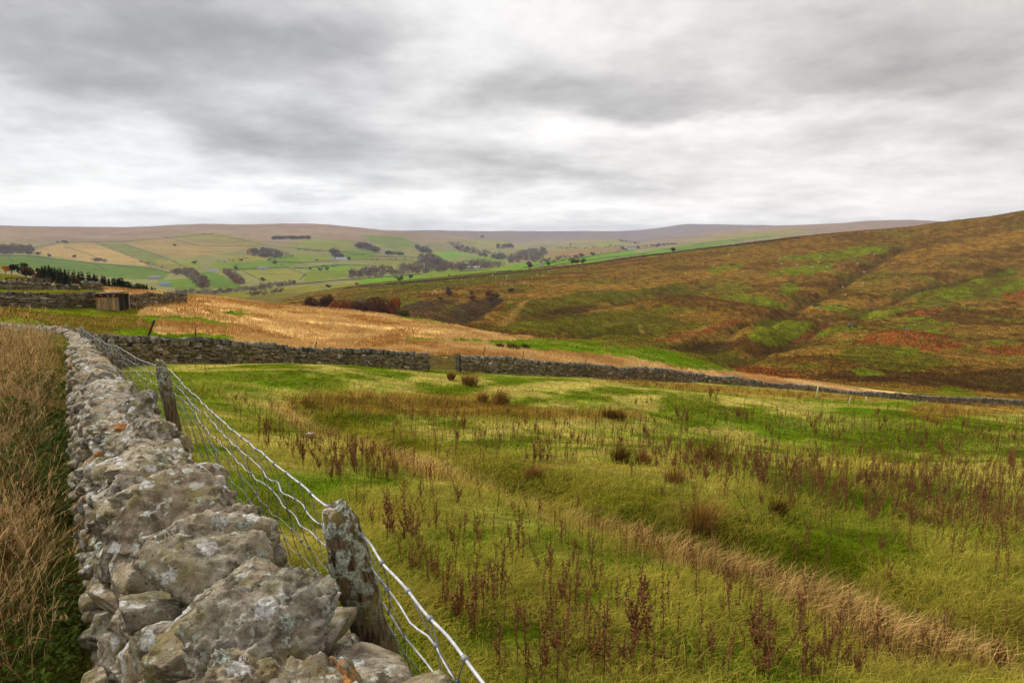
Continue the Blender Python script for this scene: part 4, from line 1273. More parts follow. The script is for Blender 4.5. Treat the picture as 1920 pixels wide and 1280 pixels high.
def blade_obj(name, parts, mat):
    V = []; Q = []; T = []; C = []; n = 0
    for v, q, t, c in parts:
        V.append(v); Q.append(q + n); T.append(t + n); C.append(c); n += len(v)
    return link(name, mesh_np(name, np.concatenate(V), np.concatenate(Q), np.concatenate(T), np.concatenate(C), False), M[mat])


def screen_to_plane(u, v):
    """quick first guess on the pasture, then two corrections on the real ground"""
    kx, kz = (u - 960) / FPX, slope(v)
    fw = cT + (640 - v) / FPX * sT; kx = kx / fw
    Y = 1.7 / np.maximum(-kz - .157 - .067 * kx, .012)
    for _ in range(4):
        g = ground(kx * Y, Y); Y = np.clip(Y * (g / Y) / np.minimum(kz, -.02), .5, 200) ** .7 * Y ** .3
    x = kx * Y
    return x, Y, ground(x, Y)


def offwall(x, y):
    d, arc, sd = seg_dist(x, y, NEARWALL)
    return d * sd, arc


def grass():
    out = []
    # tufts spread evenly over the view of the pasture (so thickest close by)
    n = 64000
    u = rng.uniform(120, 1990, n); v = 690 + 660 * rng.uniform(0, 1, n) ** .85
    x, y, z = screen_to_plane(u, v)
    ex = rng.uniform(-.6, 6.5, 9000); ey = rng.uniform(-1.5, 3.6, 9000)      # close grass below the frame
    x = np.concatenate([x, ex]); y = np.concatenate([y, np.where(np.abs(ey) < .05, .05, ey)]); z = ground(x, y)
    off, _ = offwall(x, y)
    yw = np.interp(x / y, CA, YW)
    k = (off > .28) & (y < np.where(y > 5, yw, 99) * .985) & (fbm(x / .55, y / .55, 2, 331) + .5 * fbm(x / 1.9, y / 1.9, 2, 341) + rng.uniform(-.25, .45, len(x)) > -.42)
    x, y, z = x[k], y[k], z[k]
    C, *_ = cover(x, y, np.maximum(y, .3), z)
    nb = 6
    x = np.repeat(x, nb); y = np.repeat(y, nb); C = np.repeat(C, nb, 0); n = len(x)
    tl = np.repeat(rng.uniform(.5, 1.55, len(x) // nb), nb); td = np.repeat(rng.normal(0, .30, len(x) // nb), nb); tL = np.repeat(rng.uniform(.6, 1.6, len(x) // nb) * (1 + .5 * fbm(x[::nb] / .55, y[::nb] / .55, 2, 331)), nb)
    sp = np.clip(.012 * y, .05, .3)
    x = x + rng.normal(0, 1, n) * sp; y = y + rng.normal(0, 1, n) * sp
    z = ground(x, y) - .01
    lum = fbm(x / 1.1, y / 1.1, 3, 301)
    dry = np.clip(sstep(-.02, .30, 1.3 * lum + td + rng.normal(0, .22, n)), 0, 1)[:, None]
    straw = S(224, 198, 90, 1.0) * rng.uniform(.7, 1.15, (n, 1)); gr = (C * .5 + .5 * S(114, 140, 18)) * rng.uniform(1.0, 2.2, (n, 1)) * tl[:, None] * np.array([1.04, 1.06, .9])
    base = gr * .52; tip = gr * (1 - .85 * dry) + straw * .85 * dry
    ln_ = tL * rng.uniform(.04, .105, n) * (1 + .8 * dry[:, 0]) * (1 + .5 * sstep(.1, .6, fbm(x / 3, y / 3, 2, 311))) * np.clip(.75 + y / 60, .75, 1.3)
    wd = np.maximum(.0052, y * .00078) * rng.uniform(.7, 1.3, n)
    wind = np.array([.45, -.15, 0])
    lean = wind * rng.uniform(.0, 1.3, (n, 1)) + np.concatenate([rng.normal(0, .5, (n, 2)), np.zeros((n, 1))], 1)
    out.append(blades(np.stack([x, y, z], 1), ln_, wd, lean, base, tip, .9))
    o = blade_obj('pasture_grass', out, 'grass'); o['kind'] = 'stuff'; o['label'] = 'rough green and straw coloured grass of the pasture'
    # fringe of tall dry grass along the ditch and in the rush band
    out = []
    n = 20000
    u = rng.uniform(480, 1960, n); v = rng.uniform(715, 1260, n)
    x, y, z = screen_to_plane(u, v)
    uu, vv = project(x, y, z)
    dd, da, ds = seg_dist(x, y, DITCH); dn = dd * ds + .35 * fbm(x / 2.3, y / 2.3, 2, 101)
    fr = (np.abs(dn - .5) < .55) & (fbm(da / 2.5, da * 0, 2, 321) + rng.uniform(-.5, .5, n) > -.30)
    rb = inpoly(uu, vv, [(525, 760), (560, 745), (640, 742), (760, 748), (900, 752), (1000, 770), (1200, 774), (1200, 786), (1000, 786), (860, 788), (700, 785)]) & (rng.uniform(0, 1, n) < .8)
    rb |= inpoly(uu, vv, [(1690, 775), (1740, 757), (1800, 752), (1922, 758), (1922, 775), (1800, 782), (1745, 797)])
    rb |= inpoly(uu, vv, [(1100, 708), (1240, 716), (1400, 730), (1600, 742), (1640, 750), (1500, 748), (1300, 736), (1150, 722)])
    off, _ = offwall(x, y)
    k = (fr | rb) & (off > .5) & (y < np.interp(x / y, CA, YW) * .97)
    isr = rb[k]; x, y = x[k], y[k]
    nb = 6; x = np.repeat(x, nb); y = np.repeat(y, nb); isr = np.repeat(isr, nb); n = len(x)
    x = x + rng.normal(0, .09, n); y = y + rng.normal(0, .09, n); z = ground(x, y)
    c = np.where(isr[:, None], S(172, 126, 64, .95), S(214, 172, 106, 1.)) * rng.uniform(.55, 1.25, (n, 1))
    kk = rng.uniform(0, 1, n) < .25; c[kk] = S(96, 88, 28) * rng.uniform(.6, 1.2, (kk.sum(), 1))
    L = rng.uniform(.22, .42, n) * np.where(isr, 1.35, .95)
    lean = np.array([.5, -.1, 0]) * rng.uniform(.2, 1.2, (n, 1)) + np.concatenate([rng.normal(0, .3, (n, 2)), np.zeros((n, 1))], 1)
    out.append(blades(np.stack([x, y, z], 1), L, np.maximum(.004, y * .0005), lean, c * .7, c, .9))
    o = blade_obj('dry_ditch_grass', out, 'dry'); o['kind'] = 'stuff'; o['label'] = 'tan dry grass and rushes along the shallow ditch'


def verge():
    # bank of tall dead grass, stalks and brambles left of the wall
    n = 30000
    u = rng.uniform(-120, 200, n); v = 585 + 740 * rng.uniform(0, 1, n) ** .9
    kx, kz = (u - 960) / FPX, slope(v); kx = kx / (cT + (640 - v) / FPX * sT)
    Y = np.full(n, 4.0)
    for _ in range(14):
        g = ground(kx * Y, Y); Y = np.clip(.5 * Y + .5 * g / np.minimum(kz, -.05), 1.2, 60)
    x, y = kx * Y, Y
    off, arc = offwall(x, y)
    k = (off < -.36) & (off > -14) & (y > 1.35) & (y < 46)
    x, y, off = x[k], y[k], off[k]
    nb = 4
    # low matted grass
    X = np.repeat(x, nb); Yy = np.repeat(y, nb); n = len(X)
    sp = np.clip(.014 * Yy, .03, .3); X = X + rng.normal(0, 1, n) * sp; Yy = Yy + rng.normal(0, 1, n) * sp
    o2, _ = offwall(X, Yy); kk = o2 < -.30; X, Yy = X[kk], Yy[kk]; n = len(X)
    Z = ground(X, Yy) - .01
    f = fbm(X / .7, Yy / .7, 3, 401)
    mix = sstep(.1, .75, f + rng.normal(0, .3, n))[:, None]
    far = sstep(5, 12, Yy)[:, None]
    col = (S(96, 106, 30) * (1 - mix) + S(154, 136, 70) * mix) * (1 - .75 * far) + S(222, 186, 116, 1.1) * .75 * far
    col = col * rng.uniform(.5, 1.25, (n, 1))
    lean = np.array([.1, -.2, 0]) + np.concatenate([rng.normal(0, .6, (n, 2)), np.zeros((n, 1))], 1)
    o2, _ = offwall(X, Yy); clr = np.clip((-o2 - .15) / .8, .3, 1) + .3 * sstep(6, 12, Yy)
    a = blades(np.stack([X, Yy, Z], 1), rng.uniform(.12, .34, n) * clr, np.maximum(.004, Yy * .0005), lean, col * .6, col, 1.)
    # tall straw stalks
    sel = rng.uniform(0, 1, len(x)) < (.05 + .22 * sstep(-.05, .45, fbm(x / .45, y / .45, 2, 431)) + .35 * sstep(6, 11, y)) * sstep(-.4, -.8, off) * 1.2
    X, Yy = x[sel], y[sel]; n = len(X); Z = ground(X, Yy)
    c = (S(206, 172, 118, 1.) * rng.uniform(.5, 1.25, (n, 1))); b_ = rng.uniform(0, 1, n) < .35; c[b_] = S(110, 70, 40) * rng.uniform(.5, 1.1, (b_.sum(), 1))
    lean = np.array([.16, -.1, 0]) + np.concatenate([rng.normal(0, .42, (n, 2)), np.zeros((n, 1))], 1)
    L = rng.uniform(.3, .85, n) * (1 - .1 * sstep(6, 14, Yy))
    b = blades(np.stack([X, Yy, Z], 1), L, np.maximum(.0035, Yy * .0005), lean, c * .8, c, .5)
    # feathery seed heads on part of the stalks
    hs_ = rng.uniform(0, 1, n) < .55
    d1 = np.array([0, 0, 1.]) + lean * .5; d1 /= np.linalg.norm(d1, axis=1)[:, None]
    d2 = np.array([0, 0, 1.]) * .725 + lean * 1.7; d2 /= np.linalg.norm(d2, axis=1)[:, None]
    tp = np.stack([X, Yy, Z], 1) + d1 * (L * .5)[:, None] + d2 * (L * .42)[:, None]
    tp = np.repeat(tp[hs_], 7, 0); cc = np.repeat(c[hs_], 7, 0); dd = np.repeat(d2[hs_], 7, 0)
    tp = tp - dd * rng.uniform(0, .14, (len(tp), 1))
    h = blades(tp, rng.uniform(.025, .06, len(tp)), np.maximum(.004, np.repeat(Yy[hs_], 7) * .0005), dd[:, :] * np.array([1, 1, 0]) + np.concatenate([rng.normal(0, .55, (len(tp), 2)), np.zeros((len(tp), 1))], 1), cc, cc * 1.1, .3)
    o = blade_obj('verge_grass', [a, b, h], 'dry'); o['kind'] = 'stuff'; o['label'] = 'tall dead straw grass on the verge left of the stone wall'
    # bramble and nettle leaves low among the stalks
    m = 30000
    u = rng.uniform(-60, 150, m); v = rng.uniform(690, 1300, m)
    kx, kz = (u - 960) / FPX, slope(v); kx = kx / (cT + (640 - v) / FPX * sT)
    Y = np.full(m, 4.0)
    for _ in range(14):
        g = ground(kx * Y, Y) + .15; Y = np.clip(.5 * Y + .5 * g / np.minimum(kz, -.05), 1.2, 40)
    x, y = kx * Y, Y; off, _ = offwall(x, y)
    k = (off < -.30) & (off > -4) & (y > 1.5) & (rng.uniform(0, 1, len(x)) < .12 + .88 * sstep(2.6, 3.8, y)) & (fbm(x / .8, y / .8, 3, 411) + .3 * sstep(-1.2, -.5, off) > .0)
    x, y = x[k], y[k]; m = len(x)
    P = np.stack([x, y, ground(x, y) + rng.uniform(.02, .42, m) ** 1.2 * np.clip((-off[k] - .1) / .7, .3, 1)], 1)
    nr = rng.normal(0, .6, (m, 3)) + np.array([0, -.3, 1]); nr /= np.linalg.norm(nr, axis=1)[:, None]
    t = np.cross(nr, rng.normal(size=(m, 3))); t /= np.linalg.norm(t, axis=1)[:, None]; b2 = np.cross(nr, t)
    s = rng.uniform(.007, .017, m)[:, None] * np.clip(y / 4, 1, 2)[:, None]
    V = np.stack([P - t * s * 1.3, P - b2 * s * .7 + nr * s * .2, P + t * s * 1.3, P + b2 * s * .7 + nr * s * .2], 1).reshape(-1, 3)
    Q = np.arange(m * 4).reshape(-1, 4)
    c = S(88, 104, 40) * rng.uniform(.45, 1.4, (m, 1)); kk = rng.uniform(0, 1, m) < .05; c[kk] = S(120, 70, 36) * rng.uniform(.6, 1.2, (kk.sum(), 1))
    o = link('bramble_leaves', mesh_np('bramble_leaves', V, Q, None, np.repeat(c, 4, 0), False), M['grass']); o['kind'] = 'stuff'; o['label'] = 'small dark green bramble leaves low on the verge by the wall'


def rough_pasture():
    n = 90000
    a = rng.uniform(-.80, .62, n); yw = np.interp(a, CA, YW); tg = np.interp(a, TGA, TGY)
    Y = yw * 1.02 * (tg * .8 / yw) ** rng.uniform(0, 1, n)
    x = a * Y; z = ground(x, Y)
    C, gold, red, u, v = cover(x, Y, Y, z)
    clump = fbm(x / 3.2, Y / 3.2, 3, 501) + .3 * rng.normal(0, 1, n)
    k = (gold > 0) & (clump > -.25)
    x, Y = x[k], Y[k]; C = C[k]
    nb = 4; x = np.repeat(x, nb) ; Y = np.repeat(Y, nb); n = len(x); C = np.repeat(C, nb, 0)
    x = x + rng.normal(0, .25, n); Y = Y + rng.normal(0, .25, n); z = ground(x, Y)
    tone = sstep(-.4, .45, fbm(x / 5, Y / 9, 3, 511))[:, None]
    c = (S(190, 142, 78, .95) * (1 - tone) + S(236, 200, 134, .95) * tone) * rng.uniform(.7, 1.2, (n, 1))
    lean = np.array([.65, -.15, 0]) * rng.uniform(.4, 1.2, (n, 1)) + np.concatenate([rng.normal(0, .3, (n, 2)), np.zeros((n, 1))], 1)
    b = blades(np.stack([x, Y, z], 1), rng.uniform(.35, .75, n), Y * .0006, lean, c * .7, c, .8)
    o = blade_obj('golden_rushes', [b], 'dry'); o['kind'] = 'stuff'; o['label'] = 'golden brown moor grass and rushes beyond the dark field wall'
    # shorter green and olive tufts over the rest
    n = 40000
    a = rng.uniform(-.80, .85, n); yw = np.interp(a, CA, YW); tg = np.interp(a, TGA, TGY)
    Y = yw * 1.02 * (tg * .85 / yw) ** rng.uniform(0, 1, n); x = a * Y; z = ground(x, Y)
    C, gold, red, u, v = cover(x, Y, Y, z); k = gold < .5; x, Y, C = x[k], Y[k], C[k]; n = len(x); z = z[k]
    c = C * rng.uniform(.7, 1.35, (n, 1)); kk = (rng.uniform(0, 1, n) < .42) & (fbm(x / 7, Y / 7, 3, 521) > .02); c[kk] = S(206, 158, 92, .95) * rng.uniform(.6, 1.1, (kk.sum(), 1))
    b = blades(np.stack([x, Y, z], 1), rng.uniform(.10, .30, n) * (1 + 1.2 * kk), Y * .0009, np.concatenate([rng.normal(.3, .4, (n, 2)), np.zeros((n, 1))], 1), c * .8, c, .7)
    o = blade_obj('rough_grass', [b], 'grass'); o['kind'] = 'stuff'; o['label'] = 'green and olive tussock grass around the wooden hut and walls'
    # moor: heather, bent and bracken
    n = 150000
    a = rng.uniform(-.35, .82, n); Y = np.exp(rng.uniform(math.log(200), math.log(1090), n)); x = a * Y; z = ground(x, Y)
    tg = np.interp(a, TGA, TGY); tc = np.interp(a, TGA, TCY)
    C, gold, red, u, v = cover(x, Y, Y, z); k = (Y > tg) & (Y < tc); x, Y, C, z, red = x[k], Y[k], C[k], z[k], red[k]; n = len(x)
    c = C * rng.uniform(.7, 1.4, (n, 1))
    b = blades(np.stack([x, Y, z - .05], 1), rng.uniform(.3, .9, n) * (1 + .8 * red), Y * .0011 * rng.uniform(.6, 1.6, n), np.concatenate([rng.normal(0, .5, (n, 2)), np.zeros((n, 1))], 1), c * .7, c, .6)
    o = blade_obj('moor_vegetation', [b], 'leaf'); o['kind'] = 'stuff'; o['label'] = 'brown heather, bent grass and rusty bracken over the moor'


# ------------------------------------------------------------------ dead thistles and rush clumps
def thistle_mesh(kind, seed):
    r = np.random.default_rng(seed)
    stem = MB(); head = MB()
    stems = {'single': 1, 'branching': 1, 'clump': 3, 'leaning': 1}[kind]
    for q in range(stems):
        H = r.uniform(.85, 1.0) * (1 if q == 0 else r.uniform(.6, .95))
        a = r.uniform(0, 6.28); ln_ = {'single': .08, 'branching': .12, 'clump': .25, 'leaning': .62}[kind] * r.uniform(.6, 1.2)
        o = np.array([r.normal(0, .05), r.normal(0, .05), 0]) * (q > 0)
        t = np.linspace(0, 1, 8); d = np.array([math.cos(a), math.sin(a), 0]) * ln_
        P = o + d * (t ** 1.4)[:, None] * H + np.array([0, 0, H]) * (t * (1 - .2 * ln_))[:, None] + r.normal(0, .008, (8, 3)) * t[:, None]
        axes = [(P, .011)]
        if kind in ('branching', 'clump'):
            for k in range(r.integers(2, 5)):
                i = r.integers(2, 6); b = r.uniform(0, 6.28); L = r.uniform(.18, .34)
                tt = np.linspace(0, 1, 5)[:, None]
                axes.append((P[i] + np.array([math.cos(b), math.sin(b), 0]) * L * .55 * tt + np.array([0, 0, L]) * tt ** 1.2, .007))
        for ax, rad in axes:
            stem.tube(ax, np.linspace(rad, rad * .4, len(ax)), 5, (.14, .078, .036))
            m = len(ax)
            n = int(46 if m == 8 else 20)
            pos = r.uniform(.22 if m == 8 else .25, 1.0, n); pos = np.round(pos * 11) / 11 * .75 + pos * .25
            for s in pos:
                i = s * (m - 1); j = min(int(i), m - 2); p = ax[j] + (ax[j + 1] - ax[j]) * (i - j)
                b = r.uniform(0, 6.28); R = r.uniform(.012, .058) * (1.2 - .75 * s)
                c = p + np.array([math.cos(b), math.sin(b), r.uniform(-.8, .7)]) * R
                z = r.uniform(.007, .019); nx = r.normal(size=3); nx /= np.linalg.norm(nx); ny = np.cross(nx, r.normal(size=3)); ny /= np.linalg.norm(ny)
                nz_ = np.cross(nx, ny)
                V = [c + nx * z * 1.6, c - nx * z * 1.6, c + ny * z, c - ny * z, c + nz_ * z * .8, c - nz_ * z * .8]
                col = np.array([.200, .094, .036]) * r.uniform(.55, 1.6)
                head.add(V, None, [(0, 2, 4), (2, 1, 4), (1, 3, 4), (3, 0, 4), (2, 0, 5), (1, 2, 5), (3, 1, 5), (0, 3, 5)], col)
    return stem, head


def thistles():
    kinds = ['single', 'single', 'single', 'branching', 'single', 'leaning', 'clump', 'single', 'branching']
    var = {}
    for k in set(kinds):
        var[k] = []
        for i in range(4):
            s, h = thistle_mesh(k, 40 * (1 + sorted(set(kinds)).index(k)) + i)
            var[k].append((s.mesh('stem'), h.mesh('seed_heads', False), s, h))
    dens = [([(1080, 785), (1300, 775), (1922, 800), (1922, 1010), (1700, 990), (1300, 900), (1080, 850)], 7.),
            ([(400, 740), (560, 770), (1080, 785), (1080, 880), (900, 900), (620, 900), (480, 830)], 4.2),
            ([(620, 900), (1300, 900), (1922, 1010), (1922, 1290), (960, 1290), (760, 1080)], .55), ([(350, 690), (560, 690), (800, 700), (700, 735), (420, 735)], .35), ([(1100, 715), (1920, 760), (1920, 800), (1300, 775), (1100, 750)], 1.4)]
    N = 20000
    u = rng.uniform(350, 1940, N); v = rng.uniform(690, 1290, N); w = np.zeros(N)
    for p, k in dens: w = np.maximum(w, k * inpoly(u, v, p))
    w *= np.clip(1 + .45 * fbm(u / 90, v / 34, 2, 601), .1, 2.5)
    keep = rng.uniform(0, 1, N) < w * .16
    u, v = u[keep], v[keep]
    x, y, z = screen_to_plane(u, v)
    dd, da, ds = seg_dist(x, y, DITCH)
    off, _ = offwall(x, y)
    k = (off > 1.0) & ((np.abs(dd * ds + .3) > .9) | (rng.uniform(0, 1, len(x)) < .25)) & (y > 3.2) & (y < np.interp(x / y, CA, YW) * .95)
    x, y, z, ds, u, v = x[k], y[k], z[k], ds[k], u[k], v[k]
    h = rng.uniform(.15, .38, len(x)) * np.where(rng.uniform(0, 1, len(x)) < .15, 1.35, 1) * (1 + .5 * sstep(10, 30, y))
    order = np.argsort(-h / y)
    print('thistles', len(x))
    ph = {'single': 'single upright dead thistle stem', 'branching': 'branching dead thistle', 'clump': 'dense clump of dead thistle stems', 'leaning': 'tilted dead thistle stem'}
    rest = {'V': [], 'Q': [], 'T': [], 'C': [], 'n': 0}
    for rank, i in enumerate(order):
        k = kinds[rng.integers(0, len(kinds))]; vi = rng.integers(0, 4); me_s, me_h, s, hd = var[k][vi]
        rz = rng.uniform(0, 6.28); sc = h[i]; wx = rng.uniform(.7, 1.0)
        if rank < 300:
            if ds[i] > 0: zone = 'in the grass between the stone wall and the ditch'
            elif y[i] < 14: zone = 'on the near part of the pasture beyond the ditch'
            else: zone = 'on the far part of the pasture beyond the ditch'
            o = link('dead_thistle', me_s, M['dock'], None, (x[i], y[i], z[i] - .02)); tag(o, ph[k] + ' ' + zone, 'thistle', ph[k] + 's ' + zone)
            o.rotation_euler = (0, 0, rz); o.scale = (sc * wx, sc * wx, sc)
            c = link('seed_heads', me_h, M['dock'], o)
        else:
            cz, sz = math.cos(rz), math.sin(rz)
            for mb in (s, hd):
                V = np.concatenate(mb.V) * sc * np.array([wx, wx, 1]); V = np.stack([V[:, 0] * cz - V[:, 1] * sz, V[:, 0] * sz + V[:, 1] * cz, V[:, 2]], 1) + (x[i], y[i], z[i] - .02)
                rest['V'].append(V); rest['C'].append(np.concatenate(mb.C))
                if mb.Q: rest['Q'].append(np.concatenate(mb.Q) + rest['n'])
                if mb.T: rest['T'].append(np.concatenate(mb.T) + rest['n'])
                rest['n'] += len(V)
    if rest['n']:
        o = link('distant_thistles', mesh_np('distant_thistles', np.concatenate(rest['V']), np.concatenate(rest['Q']), np.concatenate(rest['T']), np.concatenate(rest['C']), False), M['dock'])
        o['kind'] = 'stuff'; o['label'] = 'far dead thistle stems crowding the pasture'


def rush_clumps():
    data = [(1312, 992, 80, 62, 'big tan rush clump leaning right at the edge of the ditch', 1), (938, 757, 34, 34, 'tan rush clump in the middle of the pasture below the gate post', 1), (880, 722, 28, 30, 'round golden rush clump just below the wooden gate', 1),
            (1338, 872, 55, 90, 'wide brown rush clump among the thickest thistles', 0), (1162, 868, 48, 36, 'brown rush clump left of the wide one among thistles', 0), (1458, 965, 40, 34, 'small dark rush tuft right of the ditch', 0), (905, 752, 22, 18, 'narrow rush tuft close below the gate', 1),
            (1205, 870, 30, 30, 'low tan rush tuft between two brown clumps', 1), (1265, 905, 34, 40, 'flattened tan rush tuft above the big leaning clump', 1), (1000, 893, 26, 40, 'low tan tuft on the bank of the ditch', 1), (1150, 785, 24, 50, 'brown rush clump on the brow of the pasture', 0),
            (962, 654, 12, 26, 'dark green rush clump on the bright strip behind the gate wall, left one', 2), (985, 655, 11, 20, 'dark green rush clump on the bright strip behind the gate wall, right one', 2), (938, 652, 10, 14, 'small brown rush tuft on the strip behind the grey wall', 0),
            (845, 712, 20, 12, 'thin pale grass tuft against the gate', 1)]
    for px, py, hp, wp, lab, t in data:
        if t == 2 or py < 660:
            Y = 92.; x = ray(px, py)[0] * Y; q = pick(px, py, ymin=70, ymax=150)
        else:
            q = pick(px, py, ymin=4, ymax=70)
        sc = q[1] / FPX; H, W = hp * sc * 1.25, wp * sc * 1.05
        n = 420
        rr = rng.uniform(0, 1, n) ** .8 * W * .42; a = rng.uniform(0, 6.28, n)
        x = q[0] + rr * np.cos(a); y = q[1] + rr * np.sin(a) * .8; z = ground(x, y)
        c0 = [S(120, 86, 34), S(196, 146, 78), S(66, 66, 20)][t]
        c = c0 * rng.uniform(.55, 1.25, (n, 1)); g = rng.uniform(0, 1, n) < .2; c[g] = S(100, 92, 30) * rng.uniform(.6, 1.1, (g.sum(), 1))
        out = np.stack([np.cos(a), np.sin(a), np.zeros(n)], 1) * (rr / (W * .38) * .75)[:, None] + np.array([.28, -.05, 0]) + np.concatenate([rng.normal(0, .16, (n, 2)), np.zeros((n, 1))], 1)
        v_, q_, t_, c_ = blades(np.stack([x, y, z], 1) - q, rng.uniform(.35, 1.1, n) * H, max(.004, q[1] * .00045), out, c * .6, c, .7)
        o = link('rush_clump', mesh_np('rush_clump', v_, q_, t_, c_, False), M['dry'], None, q); tag(o, lab, 'rush clump', 'rush clumps')
# ------------------------------------------------------------------ trees
def crown(kind, seed, col, n=420):
    r = np.random.default_rng(seed)
    if kind == 'conifer':
        V = []; Q = []; C = []
        t = r.uniform(.08, 1, n) ; lay = np.round(t * 9) / 9 * .6 + t * .4
        rad = (1 - lay) * .27 + .012; a = r.uniform(0, 6.28, n); rr = rad * np.sqrt(r.uniform(.15, 1, n))
        P = np.stack([rr * np.cos(a), rr * np.sin(a), lay + r.normal(0, .012, n) - rr * .25], 1)
        out = np.stack([np.cos(a), np.sin(a), np.full(n, -.5)], 1); out /= np.linalg.norm(out, axis=1)[:, None]
        sd = np.cross(out, [0, 0, 1.]); sd /= np.linalg.norm(sd, axis=1)[:, None]
        s = r.uniform(.035, .07, n)[:, None] * (1.25 - .75 * lay)[:, None]
        Vt = np.stack([P - sd * s * .6, P + out * s * 1.1 , P + sd * s * .6, P - out * s * .7 + np.array([0, 0, 1]) * s * .5], 1).reshape(-1, 3)
    else:
        m = 9
        cc = r.normal(0, 1, (m, 3)); cc /= np.linalg.norm(cc, axis=1)[:, None]; cc *= r.uniform(.2, .34, m)[:, None]; cc[:, 2] = cc[:, 2] * .85 + .58
        rb = r.uniform(.13, .23, m)
        k = r.integers(0, m, n); d = r.normal(size=(n, 3)); d /= np.linalg.norm(d, axis=1)[:, None]
        P = cc[k] + d * (rb[k] * r.uniform(.35, 1, n) ** .5)[:, None]
        if kind == 'twiggy':
            ax = P - np.array([0, 0, .22]); ax /= np.linalg.norm(ax, axis=1)[:, None]; ax = ax + r.normal(0, .35, (n, 3)); ax /= np.linalg.norm(ax, axis=1)[:, None]
            sd = np.cross(ax, r.normal(size=(n, 3))); sd /= np.linalg.norm(sd, axis=1)[:, None]
            L = r.uniform(.05, .11, n)[:, None]; w = r.uniform(.012, .026, n)[:, None]
            Vt = np.stack([P - ax * L, P - sd * w, P + ax * L, P + sd * w], 1).reshape(-1, 3)
        else:
            nr = d + r.normal(0, .5, (n, 3)); nr /= np.linalg.norm(nr, axis=1)[:, None]
            a1 = np.cross(nr, r.normal(size=(n, 3))); a1 /= np.linalg.norm(a1, axis=1)[:, None]; a2 = np.cross(nr, a1)
            s = r.uniform(.022, .052, n)[:, None]
            Vt = np.stack([P - a1 * s, P - a2 * s * .8, P + a1 * s, P + a2 * s * .8], 1).reshape(-1, 3)
    Qt = np.arange(n * 4).reshape(-1, 4)
    C = np.repeat(np.asarray(col) * r.uniform(.55, 1.5, (n, 1)) * (1 + r.normal(0, .08, (n, 3))), 4, 0)
    return Vt, Qt, np.clip(C, 0, 1)


def trunk(kind, seed):
    r = np.random.default_rng(seed); b = MB(); c = (.07, .055, .042)
    if kind == 'conifer':
        b.tube([(0, 0, -.05), (.004, 0, .5), (0, 0, .97)], [.022, .014, .003], 6, c)
    else:
        b.tube([(0, 0, -.05), (r.normal(0, .01), 0, .18), (r.normal(0, .03), r.normal(0, .03), .42)], [.034, .026, .016], 6, c)
        for k in range(6):
            a = r.uniform(0, 6.28); L = r.uniform(.2, .34)
            b.tube([(0, 0, r.uniform(.15, .35)), (math.cos(a) * L * .5, math.sin(a) * L * .5, .45 + r.uniform(0, .1)), (math.cos(a) * L, math.sin(a) * L, .62 + r.uniform(0, .25))], [.015, .009, .003], 5, c)
    return b


_tm = {}
TCOL = {'brown': S(100, 72, 44, .8), 'rust': S(148, 86, 44, .8), 'purple': S(112, 96, 86, .9), 'dark': S(40, 48, 22, .75), 'olive': S(92, 88, 34, .8), 'orange': S(214, 130, 36, .85), 'green': S(66, 82, 30, .8), 'grey': S(120, 104, 86, .8)}


def tree(px, py, hpx, kind, col, lab, cat='tree', group=None, wide=1., ymin=60, ymax=11000, name=None, q=None):
    q = pick(px, py, ymin=ymin, ymax=ymax) if q is None else q
    H = hpx / FPX * q[1]
    s = int(rng.integers(0, 4)); key = (kind, col, s)
    if key not in _tm:
        n = {'conifer': 520, 'leafy': 900, 'twiggy': 1000}[kind]
        V, Q, C = crown(kind, 900 + s * 13 + len(kind), TCOL[col], n)
        _tm[key] = (mesh_np('crown', V, Q, None, C, False), trunk(kind, 70 + s).mesh('trunk'))
    cm, tm = _tm[key]
    nm = name or {'conifer': 'conifer_tree', 'leafy': 'bushy_tree', 'twiggy': 'bare_tree'}[kind]
    o = thing(nm, lab, cat, q - (0, 0, .02 * H), group, rng.uniform(0, 6.28)); o.scale = (H * wide, H * wide, H)
    link('trunk', tm, M['bark'], o); link('crown', cm, M['leaf'], o)
    return o


